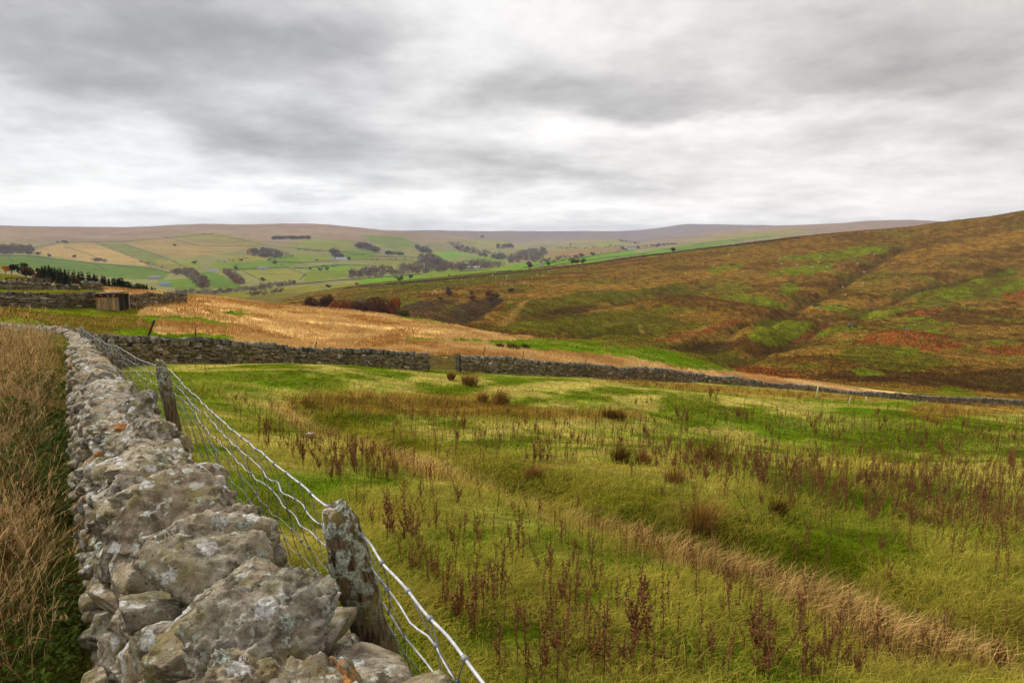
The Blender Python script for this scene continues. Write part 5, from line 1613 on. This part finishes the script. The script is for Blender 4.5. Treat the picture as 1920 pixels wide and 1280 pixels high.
def trees():
    # plantation strip on the left skyline
    g = 'dark young conifers of the plantation strip'
    xs = np.sort(rng.uniform(76, 292, 84))
    for x in xs:
        top = np.interp(x, [80, 110, 160, 200, 240, 292], [497, 503, 512, 522, 530, 538]) + rng.normal(0, 2.2)
        base = np.interp(x, [80, 130, 200, 240, 292], [520, 527, 539, 543, 545]); Y = np.interp(x, [80, 292], [175, 160]) + rng.uniform(-12, 14)
        kx, kz = ray(x, base); gz = float(ground(np.array([kx * Y]), np.array([Y]))[0])
        h = slope(top) * Y - gz; hp = max(h, 1.5) / Y * FPX
        where = 'rising above the rail pen' if x < 120 else 'in the strip behind the stub of tumbled wall' if x < 195 else 'at the low end of the strip beyond the hut roof'
        tree(x, base, hp, 'conifer', 'dark', 'dark young conifer ' + where, 'conifer', 'dark conifers ' + where, rng.uniform(1.0, 1.5) * min(1.2, 5.0 / max(h, .1)), q=np.array([kx * Y, Y, gz]))

    def sky_tree(x, top, Y, kind, col, lab, wide, nm=None, cat='tree'):
        kx, kz = ray(x, top); gz = float(ground(np.array([kx * Y]), np.array([Y]))[0]); h = slope(top) * Y - gz
        tree(x, top, h / Y * FPX, kind, col, lab, cat, None, wide, q=np.array([kx * Y, Y, gz]), name=nm)
    sky_tree(20, 493, 185, 'leafy', 'dark', 'broad dark green tree at the left end of the conifer strip', 1.0)
    sky_tree(46, 490, 190, 'leafy', 'dark', 'tallest broad dark tree of the strip behind the rail pen', 1.1)
    sky_tree(48, 498, 180, 'twiggy', 'brown', 'brown bare tree in front of the tallest dark tree', 1.1)
    sky_tree(70, 502, 182, 'twiggy', 'brown', 'brown bare tree just left of the conifers behind the pen', .9)
    sky_tree(9, 496, 178, 'leafy', 'orange', 'orange autumn tree at the far left edge by the strip', .75)
    sky_tree(140, 520, 155, 'twiggy', 'brown', 'low brown bush in front of the conifers', 1.3, 'brown_bush', 'bush')
    sky_tree(226, 515, 150, 'leafy', 'dark', 'round dark pine beyond the hut roof', 1.0, 'round_pine')
    sky_tree(182, 524, 152, 'twiggy', 'grey', 'pale bare bush over the stub of tumbled wall', .9, 'bare_bush', 'bush')
    sky_tree(258, 528, 165, 'leafy', 'green', 'small green tree near the low end of the conifers', .8)
    sky_tree(12, 546, 96, 'twiggy', 'rust', 'reddish bush against the tumbled wall at the left edge', 2.2, 'red_bush', 'bush')
    sky_tree(30, 548, 95, 'twiggy', 'rust', 'second reddish bush right of the one at the left edge', 2.0, 'red_bush', 'bush')

    # trees in the gill below the golden brow
    gl = [(566, 588, 24, 'twiggy', 'brown', 'leftmost small brown tree of the gill row'), (580, 588, 34, 'twiggy', 'brown', 'dull brown tree second from the left in the gill row'), (600, 590, 38, 'twiggy', 'purple', 'purple-brown tree of the gill row with a ragged top'),
          (618, 592, 40, 'twiggy', 'brown', 'rounded brown tree of the gill row left of the rust one'), (637, 592, 36, 'leafy', 'rust', 'bright rust coloured tree in the middle of the gill row'), (652, 594, 44, 'twiggy', 'brown', 'tall brown tree just right of the rust one'),
          (669, 594, 44, 'twiggy', 'purple', 'tall purple-brown tree in the right half of the gill row'), (663, 600, 30, 'leafy', 'olive', 'olive bush tree low in the gill under the taller ones'), (690, 598, 44, 'twiggy', 'brown', 'wide brown tree of the gill row with olive bush beside it'),
          (703, 602, 34, 'leafy', 'olive', 'olive green tree at the foot of the gill'), (717, 600, 44, 'twiggy', 'brown', 'brown tree near the right end of the gill row'), (735, 598, 42, 'twiggy', 'rust', 'rust-brown tree at the right end of the gill row'), (757, 592, 26, 'twiggy', 'olive', 'lone olive bush right of the gill row'),
          (630, 602, 26, 'leafy', 'green', 'dark green low bush tree in front of the rust one')]
    for px, py, h, k, c, lab in gl:
        Y = np.interp(px, [560, 760], [330, 300]) + rng.uniform(-12, 12); kx, kz = ray(px, py); x = kx * Y; gz = float(ground(np.array([x]), np.array([Y]))[0])
        top = slope(py - h) * Y; tree(px, py, (top - gz) / Y * FPX, k, c, lab, 'tree', None, 1.25 * min(1., h / FPX * Y / max(top - gz, .1) * 1.1), q=np.array([x, Y, gz]))
    for px, py, h, k, c, lab, w in [(843, 558, 22, 'twiggy', 'grey', 'thin grey bare tree on the scree above the green brow', .8), (918, 558, 13, 'twiggy', 'rust', 'rust brown bush on the edge of the dark scree', 1.6), (931, 560, 12, 'leafy', 'green', 'dark green bush on the edge of the dark scree', 1.5), (958, 549, 12, 'twiggy', 'olive', 'small bare bush at the head of the dark scree', 1.2), (885, 562, 10, 'twiggy', 'rust', 'low russet bush on the scree, left of the others', 1.8), (884, 553, 9, 'twiggy', 'purple', 'tiny dull bush above the scree', 1.5), (826, 565, 9, 'leafy', 'green', 'tiny dark bush at the foot of the scree', 1.6)]:
        tree(px, py, h, k, c, lab, 'bush' if h < 14 else 'tree', None, w, ymin=230, ymax=1050, name='moor_bush' if h < 14 else None)
    # trees beyond the moor edge and across the valley
    for px, py, h, k, c, lab, w in [
        (748, 528, 13, 'leafy', 'green', 'round green tree on the pale field above the moor edge, wider of two', 1.6), (770, 526, 12, 'leafy', 'green', 'narrow green tree on the pale field above the moor edge', .9), (669, 536, 7, 'leafy', 'dark', 'small dark tree on the field left of the green pair', 1.3), (616, 545, 7, 'twiggy', 'brown', 'brown bush on the low pale field above the gill', 1.9),
        (993, 507, 14, 'twiggy', 'grey', 'pale bare tree just behind the moor edge', 1.1), (1028, 502, 9, 'leafy', 'dark', 'small dark tree left of the rusty clump on the moor edge', .9), (1072, 500, 13, 'leafy', 'olive', 'olive tree at the left of the clump on the moor edge', 1.2), (1082, 500, 13, 'twiggy', 'rust', 'russet tree in the middle of the clump on the moor edge', 1.1), (1093, 499, 12, 'leafy', 'olive', 'olive tree at the right of the clump on the moor edge', 1.2),
        (1262, 474, 9, 'twiggy', 'brown', 'lone round brown tree on the skyline of the moor edge', 1.4), (1112, 480, 8, 'leafy', 'dark', 'dark round tree at the corner of the far green fields', 1.5), (1090, 482, 8, 'leafy', 'dark', 'wide dark tree by the far green field wall', 1.6), (1232, 464, 7, 'twiggy', 'brown', 'small tree beside the far white farm, left', 1.2), (1196, 467, 7, 'leafy', 'dark', 'dark tree right beside the far white farm', 1.4), (1168, 469, 7, 'leafy', 'dark', 'dark tree left of the far white farm', 1.5),
        (108, 456, 4, 'leafy', 'dark', 'tiny dark tree left of a pair on the high tan field', 1.4), (122, 456, 6, 'leafy', 'dark', 'wider dark tree of a pair on the high tan field', 2.2), (72, 479, 9, 'twiggy', 'purple', 'bare purple tree at the end of the left wood', 1.4), (54, 478, 8, 'twiggy', 'purple', 'low bare tree joining the left wood', 1.6), (93, 482, 7, 'twiggy', 'grey', 'grey tree on the wall right of the left wood', 1.3), (140, 484, 7, 'twiggy', 'grey', 'lone grey tree on the wall under the tan field', 1.3),
        (328, 462, 5, 'leafy', 'dark', 'tiny dark bush alone on the tan moor slope', 1.6), (452, 490, 6, 'leafy', 'dark', 'dark round tree on the bright field corner', 1.5), (466, 478, 9, 'leafy', 'orange', 'small orange tree at the left of the hillside copse', 1.2), (382, 540, 16, 'leafy', 'rust', 'rust larch below the hedge of bare trees', .9), (365, 496, 8, 'twiggy', 'grey', 'grey bare tree on the pale field edge', 1.4), (443, 506, 8, 'twiggy', 'grey', 'bare tree on the field above the long barn', 1.3), (515, 496, 8, 'twiggy', 'brown', 'brown tree between two bright fields', 1.4),
        (594, 490, 5, 'leafy', 'dark', 'tiny dark tree on the field left of the long farm', 1.3), (600, 508, 7, 'twiggy', 'grey', 'left grey tree of a pair on the bright field', 1.6), (613, 507, 7, 'twiggy', 'grey', 'right grey tree of a pair on the bright field', 1.5), (494, 528, 9, 'twiggy', 'grey', 'grey tree by the valley hedge', 1.4), (551, 532, 8, 'leafy', 'dark', 'dark tree at the end of the valley hedge', .9), (582, 506, 6, 'twiggy', 'grey', 'faint tree left of the grey pair', 1.3),
        (655, 489, 9, 'leafy', 'green', 'dark green tree just right of the long farm', 1.1), (905, 446, 5, 'leafy', 'dark', 'tiny dark tree clump high on the far purple hill', 2.4), (842, 521, 6, 'leafy', 'dark', 'tiny tree on the moor edge wall', .9), (808, 525, 4, 'leafy', 'dark', 'tiny bush on the moor edge wall, further left', 1.6), (1070, 460, 4, 'leafy', 'dark', 'tiny tree on the faint pale far field', 1.4), (1145, 462, 4, 'leafy', 'dark', 'tiny tree on the ridge beyond the far fields', 1.4)]:
        tree(px, py, h, k, c, lab, 'tree', None, w, ymin=1060, ymax=8000)


def wood(name, poly, n, h, cols, lab, wide=.55, quad=64, ymin=1000, ymax=9000):
    poly = np.array(poly, float); lo, hi = poly.min(0), poly.max(0)
    V = []; C = []; m = 0
    while m < n:
        u, v = rng.uniform(lo[0], hi[0]), rng.uniform(lo[1], hi[1])
        if not inpoly(np.array([u]), np.array([v]), poly)[0]: continue
        q = pick(u, v, ymin, ymax); H = .82 * rng.uniform(*h) / FPX * q[1]; m += 1
        col = TCOL[cols[rng.integers(0, len(cols))]] * rng.uniform(.75, 1.25)
        d = rng.normal(size=(quad, 3)); d /= np.linalg.norm(d, axis=1)[:, None]; d *= rng.uniform(.3, 1, (quad, 1)) ** .5
        P = q + d * np.array([wide * H, wide * H, .45 * H]) + (0, 0, .5 * H)
        a1 = rng.normal(size=(quad, 3)); a1 /= np.linalg.norm(a1, axis=1)[:, None]; a2 = np.cross(a1, rng.normal(size=(quad, 3))); a2 /= np.linalg.norm(a2, axis=1)[:, None]
        s = rng.uniform(.05, .11, (quad, 1)) * H
        V.append(np.stack([P - a1 * s, P - a2 * s, P + a1 * s, P + a2 * s], 1).reshape(-1, 3))
        C.append(np.repeat(col * rng.uniform(.6, 1.4, (quad, 1)), 4, 0))
    V = np.concatenate(V); Q = np.arange(len(V)).reshape(-1, 4)
    o = link(name, mesh_np(name, V, Q, None, np.concatenate(C), False), M['leaf']); o['kind'] = 'stuff'; o['label'] = lab


def woods():
    wood('plantation_wood', [(510, 447), (580, 446), (582, 448), (511, 449)], 120, (5, 7.5), ['purple', 'purple', 'dark'], 'dark rectangular plantation high on the purple moor')
    wood('hillside_wood', [(-30, 466), (20, 465), (55, 466), (68, 473), (20, 478), (-30, 477)], 130, (9, 13), ['purple', 'brown', 'purple'], 'brown bare wood on the hillside at the left edge')
    wood('copse_wood', [(465, 472), (500, 469), (520, 476), (546, 478), (520, 485), (480, 483), (470, 482)], 90, (8, 12), ['brown', 'olive', 'purple', 'dark'], 'round brown copse on the hillside fields')
    wood('copse_wood', [(618, 473), (630, 472), (646, 486), (632, 487)], 30, (9, 13), ['purple', 'dark'], 'small steep copse above the long farm')
    wood('belt_wood', [(664, 460), (690, 461), (712, 470), (705, 474), (668, 466)], 70, (8, 11), ['purple', 'brown', 'dark'], 'slanting belt of bare trees above the middle farm')
    wood('belt_wood', [(724, 475), (752, 477), (758, 479), (724, 478)], 34, (6, 8), ['dark', 'dark', 'green'], 'dark conifer belt right of the middle farm')
    wood('copse_wood', [(780, 466), (800, 468), (808, 475), (790, 475)], 34, (8, 11), ['dark', 'purple'], 'dark copse on the slope beyond the middle farm')
    wood('river_wood', [(655, 512), (700, 506), (750, 504), (785, 495), (800, 482), (815, 486), (842, 500), (900, 494), (940, 496), (948, 502), (850, 510), (760, 517), (700, 522), (656, 522)], 330, (8, 14), ['purple', 'brown', 'purple', 'grey', 'purple', 'grey'], 'long wood of bare trees along the valley river')
    wood('river_wood', [(784, 482), (806, 478), (842, 496), (838, 503), (806, 500)], 70, (8, 12), ['dark', 'purple', 'rust'], 'dark mixed trees climbing from the valley river wood')
    wood('village_wood', [(838, 456), (860, 460), (890, 470), (940, 478), (955, 486), (930, 488), (890, 480), (862, 472)], 120, (6, 9), ['purple', 'dark', 'grey'], 'trees scattered round the far white houses')
    wood('village_wood', [(930, 462), (960, 460), (965, 466), (935, 468)], 40, (6, 8), ['dark', 'purple'], 'dark trees above the far white houses')
    wood('valley_wood', [(955, 484), (985, 472), (1020, 470), (1025, 478), (1010, 490), (975, 494), (955, 494)], 150, (7, 11), ['purple', 'grey', 'purple', 'grey'], 'purple wood where the far valley narrows')
    wood('valley_wood', [(985, 492), (1040, 485), (1100, 480), (1085, 488), (1030, 496)], 60, (5, 8), ['purple', 'brown'], 'line of bare trees along the far green fields')
    wood('hedge_wood', [(312, 514), (350, 506), (372, 514), (392, 528), (398, 542), (372, 541), (352, 522), (330, 518)], 90, (9, 13), ['purple', 'grey', 'brown'], 'bare trees curving down between two green fields on the left')
    wood('hedge_wood', [(414, 508), (440, 514), (462, 536), (448, 538)], 60, (9, 13), ['purple', 'brown', 'rust'], 'slanting line of brown trees left of the valley fields')
    wood('hedge_wood', [(330, 545), (400, 545), (450, 543), (500, 534), (552, 530), (556, 536), (480, 546), (400, 552), (330, 552)], 170, (6, 10), ['purple', 'grey', 'purple'], 'grey brushwood along the valley bottom')
    wood('hedge_wood', [(460, 552), (520, 545), (536, 543), (520, 551), (470, 556)], 50, (5, 8), ['purple', 'brown'], 'dark brown scrub on the low pale fields', ymin=800)
    wood('plantation_wood', [(1206, 462), (1240, 459), (1270, 457), (1268, 459), (1210, 464)], 50, (3, 5), ['dark', 'purple'], 'thin dark plantation on the skyline above the far green fields')
    wood('copse_wood', [(1040, 465), (1170, 462), (1172, 464), (1045, 468)], 40, (3, 4), ['purple', 'dark'], 'thin line of trees across the faint far fields')
    wood('plantation_wood', [(1160, 451), (1200, 456), (1198, 458), (1160, 455)], 24, (3, 5), ['dark', 'purple'], 'thin purple plantation on the far purple hill')
    wood('hedge_wood', [(170, 488), (198, 488), (200, 492), (178, 491)], 24, (5, 8), ['purple'], 'dark heather scrub on the tan field above the conifers')
    for i, (ln_, lab) in enumerate([([(500, 488), (550, 480), (551, 482), (501, 490)], 'short hedge of bare trees under the hillside copse'), ([(550, 503), (640, 498), (641, 500), (551, 505)], 'thin tree line under the long farm'), ([(690, 487), (800, 484), (801, 486), (691, 489)], 'thin tree line along the pale field above the river wood'),
            ([(860, 489), (930, 493), (930, 496), (860, 493)], 'tree line behind the bright field of the far village'), ([(1090, 480), (1180, 468), (1181, 470), (1091, 482)], 'thin tree line along the upper edge of the far bright fields'), ([(560, 469), (640, 473), (640, 475), (560, 471)], 'thin tree line on the wall left of the steep copse'), ([(262, 490), (320, 506), (318, 508), (262, 492)], 'tree line down the end of the long green field')]):
        wood('hedge_wood', ln_, 15, (3, 6), ['purple', 'grey', 'dark'], lab, .75)
    wood('bracken_scrub', [(400, 490), (460, 482), (466, 486), (430, 492), (400, 494)], 40, (2.5, 4), ['orange', 'brown', 'rust'], 'rusty bracken bank left of the hillside copse')


# ------------------------------------------------------------------ far walls, farms, boulders
def far_wall(pts, lab, h=1.6, w=1.3, ymin=1000, ymax=9000, col=(.075, .065, .05), name='field_boundary_wall'):
    P = []
    pts = np.array(pts, float)
    for a, b in zip(pts[:-1], pts[1:]):
        n = max(2, int(np.linalg.norm(b - a) / 5))
        for t in np.linspace(0, 1, n, endpoint=False): P.append(a + (b - a) * t)
    P.append(pts[-1])
    G = np.array([pick(p[0], p[1], ymin, ymax) for p in P])
    b = MB(); V = []
    t = np.gradient(G[:, :2], axis=0); t /= np.linalg.norm(t, axis=1)[:, None] + 1e-9; n = np.stack([t[:, 1], -t[:, 0]], 1)
    for g, nn in zip(G, n):
        hh = h * rng.uniform(.8, 1.15)
        for o, d in ((-.4, hh), (.4, hh), (.5, -1.0), (-.5, -1.0)): V.append((g[0] + nn[0] * o * w, g[1] + nn[1] * o * w, g[2] + d))
    m = len(G); i = np.arange(m - 1)[:, None] * 4; k = np.arange(4)[None]
    Q = np.concatenate([np.stack([i + k, i + (k + 1) % 4, i + 4 + (k + 1) % 4, i + 4 + k], -1).reshape(-1, 4), [[3, 2, 1, 0], [m * 4 - 4, m * 4 - 3, m * 4 - 2, m * 4 - 1]]])
    V = np.array(V) - G[0]
    b.add(V, Q, None, np.repeat(np.array(col) * rng.uniform(.7, 1.3, (m, 1)), 4, 0))
    o = link(name, b.mesh(name, False), M['farwall'], None, G[0]); tag(o, lab, 'wall', 'far field walls')


def far_walls():
    L = [
        ([(0, 479), (60, 480), (110, 487), (175, 494), (285, 503), (318, 512)], 'dark wall along the top of the long green field above the conifers'),
        ([(120, 462), (160, 474), (198, 492)], 'slanting wall down the tan field toward the scrub'), ([(180, 457), (240, 479), (284, 499)], 'wall down the left edge of the narrow green field'), ([(232, 458), (286, 475), (332, 492)], 'wall down the right edge of the narrow green field'),
        ([(60, 464), (115, 455), (230, 453), (320, 446), (400, 438)], 'long wall climbing along the top of the tan fields'), ([(310, 445), (372, 461), (480, 462)], 'wall across the upper tan slope'), ([(380, 438), (440, 447), (500, 460)], 'wall slanting over the tan moor toward the copse'),
        ([(10, 479), (25, 490)], 'short wall between the pale and green fields at the left edge'), ([(175, 494), (196, 505)], 'short wall crossing the long green field'), ([(320, 487), (346, 501)], 'short wall between two pale green fields'),
        ([(500, 460), (600, 470), (640, 472)], 'wall running right from the copse toward the steep copse'), ([(540, 464), (600, 472)], 'upper wall slanting down between tan fields'), ([(505, 490), (560, 493), (625, 489), (690, 486)], 'wall across the bright fields by the long farm'),
        ([(525, 495), (556, 509), (572, 514), (563, 524)], 'dark curving wall through the middle valley field'), ([(456, 509), (490, 526)], 'dark wall slanting to the valley hedge'), ([(430, 506), (500, 502), (545, 502)], 'wall along the foot of the bright hillside fields'), ([(550, 504), (640, 497), (700, 498)], 'wall under the long farm'),
        ([(560, 533), (620, 527), (664, 524), (790, 514)], 'dark wall beside the valley wood and bright field'), ([(640, 472), (700, 481), (802, 483)], 'wall passing below the middle farm'), ([(690, 488), (760, 487), (806, 496)], 'wall round the pale field by the river wood'), ([(640, 480), (716, 474)], 'thin wall dividing bright fields left of the middle farm'),
        ([(980, 502), (1060, 489), (1115, 479), (1190, 468), (1300, 455)], 'long wall along the top of the far bright fields'), ([(1040, 497), (1150, 482), (1215, 475)], 'wall across the far bright fields'), ([(1150, 481), (1186, 486)], 'short wall between two far bright fields'), ([(1240, 466), (1300, 470)], 'short wall at the right end of the far bright fields'), ([(1300, 457), (1380, 449), (1450, 444)], 'thin wall on the pale slope beyond the moor'),
        ([(960, 512), (900, 507), (860, 509)], 'wall beside the long pale barn'), ([(1370, 450), (1395, 455)], 'short thin wall on the pale slope, furthest right'),
    ]
    for pts, lab in L: far_wall(pts, lab)
    far_wall([(650, 541), (700, 536), (800, 527.5), (900, 518), (960, 512), (1010, 507.5), (1100, 496), (1200, 482), (1290, 470.5), (1400, 458), (1500, 446)], 'long dark wall along the upper edge of the brown moor', 1.5, 1.0, 700, 1100)


def building(px, py, wpx, hpx, wall, roof, lab, cat='farmhouse', ymin=1000, yaw=0., chim=True, name='farmhouse'):
    q = pick(px, py, ymin=ymin, ymax=9000); sc = q[1] / FPX; W, H = wpx * sc, hpx * sc * .58; D = min(max(W * .4, 6), 11)
    o = thing(name, lab, cat, q, None, yaw)
    b = MB(); b.box((0, D / 2, H / 2 - .5), np.eye(3), (W / 2, D / 2, H / 2 + .5), wall)
    # gables
    r = hpx * sc * .42
    for s in (-1, 1): b.add([(s * W / 2, 0, H), (s * W / 2, D, H), (s * W / 2, D / 2, H + r)], None, [(0, 1, 2)], wall)
    link('walls', b.mesh('walls', False), M['plaster'], o)
    b = MB(); e = .35; th = .25
    for s in (0, 1):
        y0 = -e if s == 0 else D + e; V = []
        for x in (-W / 2 - e, W / 2 + e):
            V += [(x, y0, H - .1), (x, D / 2, H + r + .02), (x, D / 2, H + r + th), (x, y0, H - .1 + th)]
        b.add(V, [(0, 1, 2, 3), (7, 6, 5, 4), (0, 4, 5, 1), (1, 5, 6, 2), (2, 6, 7, 3), (3, 7, 4, 0)], None, roof)
    ro = link('roof', b.mesh('roof', False), M['plaster'], o)
    if chim:
        b = MB()
        for s in (-.8, .8): b.box((s * W / 2, D / 2, H + r + .6), np.eye(3), (.5, .5, .9), np.array(wall) * .7)
        link('chimney', b.mesh('chimney', False), M['plaster'], ro)
    nwin = max(2, min(6, int(W / 4)))
    for i in range(nwin):
        b = MB(); x = (i + .5) / nwin * W - W / 2; b.box((x, -.03, H * .55), np.eye(3), (.55, .06, .75), (.03, .03, .035)); link('window', b.mesh('window', False), M['plaster'], o)
    b = MB(); b.box((W * .08, -.04, 1.0), np.eye(3), (.5, .06, 1.0), (.05, .04, .035)); link('door', b.mesh('door', False), M['plaster'], o)


def buildings():
    w, g, sl = (.62, .60, .56), (.42, .40, .36), (.20, .20, .21)
    building(309, 537, 19, 8, (.34, .40, .40), (.17, .24, .24), 'grey-green farm shed showing over the grassy brow by the hut', 'barn', 900, .1, False, 'barn')
    building(290, 523, 20, 6, g, sl, 'low grey farm among bare trees left of the green fields', yaw=.2)
    building(399, 510, 16, 6, w, sl, 'white farmhouse between two lines of bare trees', yaw=-.1)
    building(492, 505, 18, 5, g, sl, 'small grey farm under the bright hillside fields', yaw=.1)
    building(516, 477, 9, 5, w, (.34, .20, .15), 'tiny white house right of the hillside copse', yaw=.2)
    building(623, 490, 12, 5, g, sl, 'left low grey barn of the long farm', 'barn', chim=False, name='barn')
    building(640, 488.5, 20, 6, w, (.34, .35, .36), 'long pale farm on the bright fields', yaw=.1)
    building(718, 474, 12, 5, w, sl, 'white middle farm between two tree belts')
    building(888, 505, 24, 6, (.55, .52, .47), (.42, .41, .40), 'long pale barn right of the valley river wood', 'barn', yaw=.1, chim=False, name='barn')
    building(901, 475, 5, 4.5, w, sl, 'tiny white house left in the far village'); building(936, 475, 6, 5, w, sl, 'tiny white house up in the far village'); building(934, 484, 8, 4, g, sl, 'tiny grey house low in the far village'); building(948, 462, 7, 3.5, w, sl, 'tiny pale house under the far purple hill')
    building(1184, 468, 15, 6, (.60, .57, .52), sl, 'far white farm on the green ridge beyond the moor'); building(1016, 500, 8, 4, g, sl, 'tiny stone barn behind the moor edge wall', 'barn', chim=False, name='barn')


def boulders():
    sets = [([(800, 552), (830, 524), (1000, 508), (1060, 500), (1010, 530), (880, 545)], 34, 'pale boulder scattered on the yellow-green moor edge', 'boulders on the moor edge', 2.0), ([(1450, 478), (1560, 462), (1700, 462), (1690, 500), (1560, 520), (1460, 510)], 16, 'pale boulder scattered high on the brown moor', 'boulders high on the moor', 2.6),
            ([(1530, 540), (1700, 520), (1760, 540), (1560, 555)], 7, 'pale boulder beside the green gully of the moor', 'boulders by the gully', 2.6), ([(1020, 540), (1400, 470), (1420, 500), (1100, 560)], 9, 'pale boulder alone on the long brown moor slope', 'boulders on the slope', 2.0)]
    for poly, n, lab, grp, sz in sets:
        m = 0; poly_ = np.array(poly, float); lo, hi = poly_.min(0), poly_.max(0)
        while m < n:
            u, v = rng.uniform(lo[0], hi[0]), rng.uniform(lo[1], hi[1])
            if not inpoly(np.array([u]), np.array([v]), poly)[0]: continue
            q = pick(u, v, 220, 1040); m += 1; s = sz * rng.uniform(.5, 1.1) / FPX * q[1] * .55
            P, T = stone((s * 1.2, s, s * .8), 3, 6, .5, .05, 7000 + m); o = link('boulder', mesh_np('boulder', P, None, T, np.tile([.62, .58, .50], (len(P), 1))), M['farstone'], None, q + (0, 0, s * .45)); tag(o, lab, 'boulder', grp)
    # low dark peat edges and outcrop by the bright patches
    for px, py, w, lab in [(1532, 573, 20, 'dark stone outcrop on the green patch of the moor with pale blocks'), (1574, 574, 9, 'small dark outcrop right of the one with pale blocks'), (1603, 613, 8, 'dark rock on the brightest green moor patch, right one'), (1592, 614, 6, 'dark rock on the brightest green moor patch, left one')]:
        q = pick(px, py, 220, 1040); s = w / FPX * q[1] / 2; P, T = stone((s, 1.2, .9), 4, 7, .5, .2, px); o = link('outcrop', mesh_np('outcrop', P, None, T, np.tile([.055, .045, .035], (len(P), 1))), M['farstone'], None, q + (0, 0, .2)); tag(o, lab, 'rock outcrop')
    for px, py, lab in [(1538, 579, 'tiny blue tub below the dark outcrop on the moor'), (1593, 609, 'tiny blue tub on the brightest green moor patch'), (1700, 619.5, 'blue tub above the red bracken bed'), (1752, 588.5, 'tiny blue tub right of the small green moor patch'), (1638, 580.5, 'tiny blue tub on the left end of the green gully bank')]:
        q = pick(px, py, 220, 1040); b = MB(); s = .9; b.tube([(0, 0, -.1), (0, 0, .1), (0, 0, 1.0), (0, 0, 1.05)], [s * .6, s * .62, s * .8, s * .84], 10, (.20, .25, .40)); o = link('blue_tub', b.mesh('blue_tub'), M['plaster'], None, q); tag(o, lab, 'tub', 'blue tubs on the moor')
    q = pick(1532, 441.5, 700, 1100); b = MB(); b.tube([(0, 0, -.3), (0, 0, 2.2)], [.5, .4], 6, (.05, .04, .03)); o = link('skyline_post', b.mesh('skyline_post'), M['bark'], None, q); tag(o, 'tiny dark post standing on the moor skyline', 'post')
# ------------------------------------------------------------------ assemble
def build_haze():
    b = MB(); zl, zh = -190., 420.
    b.box((0, 3500, (zl + zh) / 2), np.eye(3), (12000, 10600, (zh - zl) / 2))
    m = bpy.data.materials.new('valley haze'); m.use_nodes = True; t = m.node_tree
    for nd in list(t.nodes):
        if nd.type != 'OUTPUT_MATERIAL': t.nodes.remove(nd)
    v = t.nodes.new('ShaderNodeVolumePrincipled'); v.inputs['Color'].default_value = (.74, .82, 1.0, 1); v.inputs['Density'].default_value = HAZE
    t.links.new(v.outputs[0], t.nodes['Material Output'].inputs['Volume'])
    o = link('haze', b.mesh('haze', False), m); o['kind'] = 'stuff'


HAZE = 4.8e-5
import time as _t
_t0 = _t.time()
for fn in (build_world, build_terrain, near_wall, fence, cross_walls, hut_and_fold, grass, verge, rough_pasture, thistles, rush_clumps, trees, woods, far_walls, buildings, boulders, build_haze):
    t1 = _t.time(); fn(); print(fn.__name__, round(_t.time() - t1, 1))

cam = bpy.data.cameras.new('camera'); cam.sensor_width = 36; cam.lens = 24.0; cam.clip_start = .05; cam.clip_end = 40000
co = bpy.data.objects.new('camera', cam); COLL.objects.link(co); co.rotation_euler = (math.pi / 2 - TH, 0, 0); SC.camera = co
sl = bpy.data.lights.new('sun', 'SUN'); sl.energy = 1.5; sl.angle = math.radians(14); sl.color = (1, .955, .89)
so = bpy.data.objects.new('sun', sl); COLL.objects.link(so)
e, a = math.radians(SUN_EL), math.radians(SUN_AZ)
so.rotation_euler = Vector((math.cos(e) * math.sin(a), math.cos(e) * math.cos(a), math.sin(e))).to_track_quat('Z', 'Y').to_euler()
vs = SC.view_settings; SC.display_settings.display_device = 'sRGB'; vs.view_transform = 'Standard'; vs.look = 'None'; vs.gamma = 1; vs.exposure = EXPO; vs.use_curve_mapping = False
SC.cycles.max_bounces = 5; SC.cycles.diffuse_bounces = 2; SC.cycles.volume_bounces = 0; SC.cycles.transparent_max_bounces = 8
SC.cycles.use_denoising = True
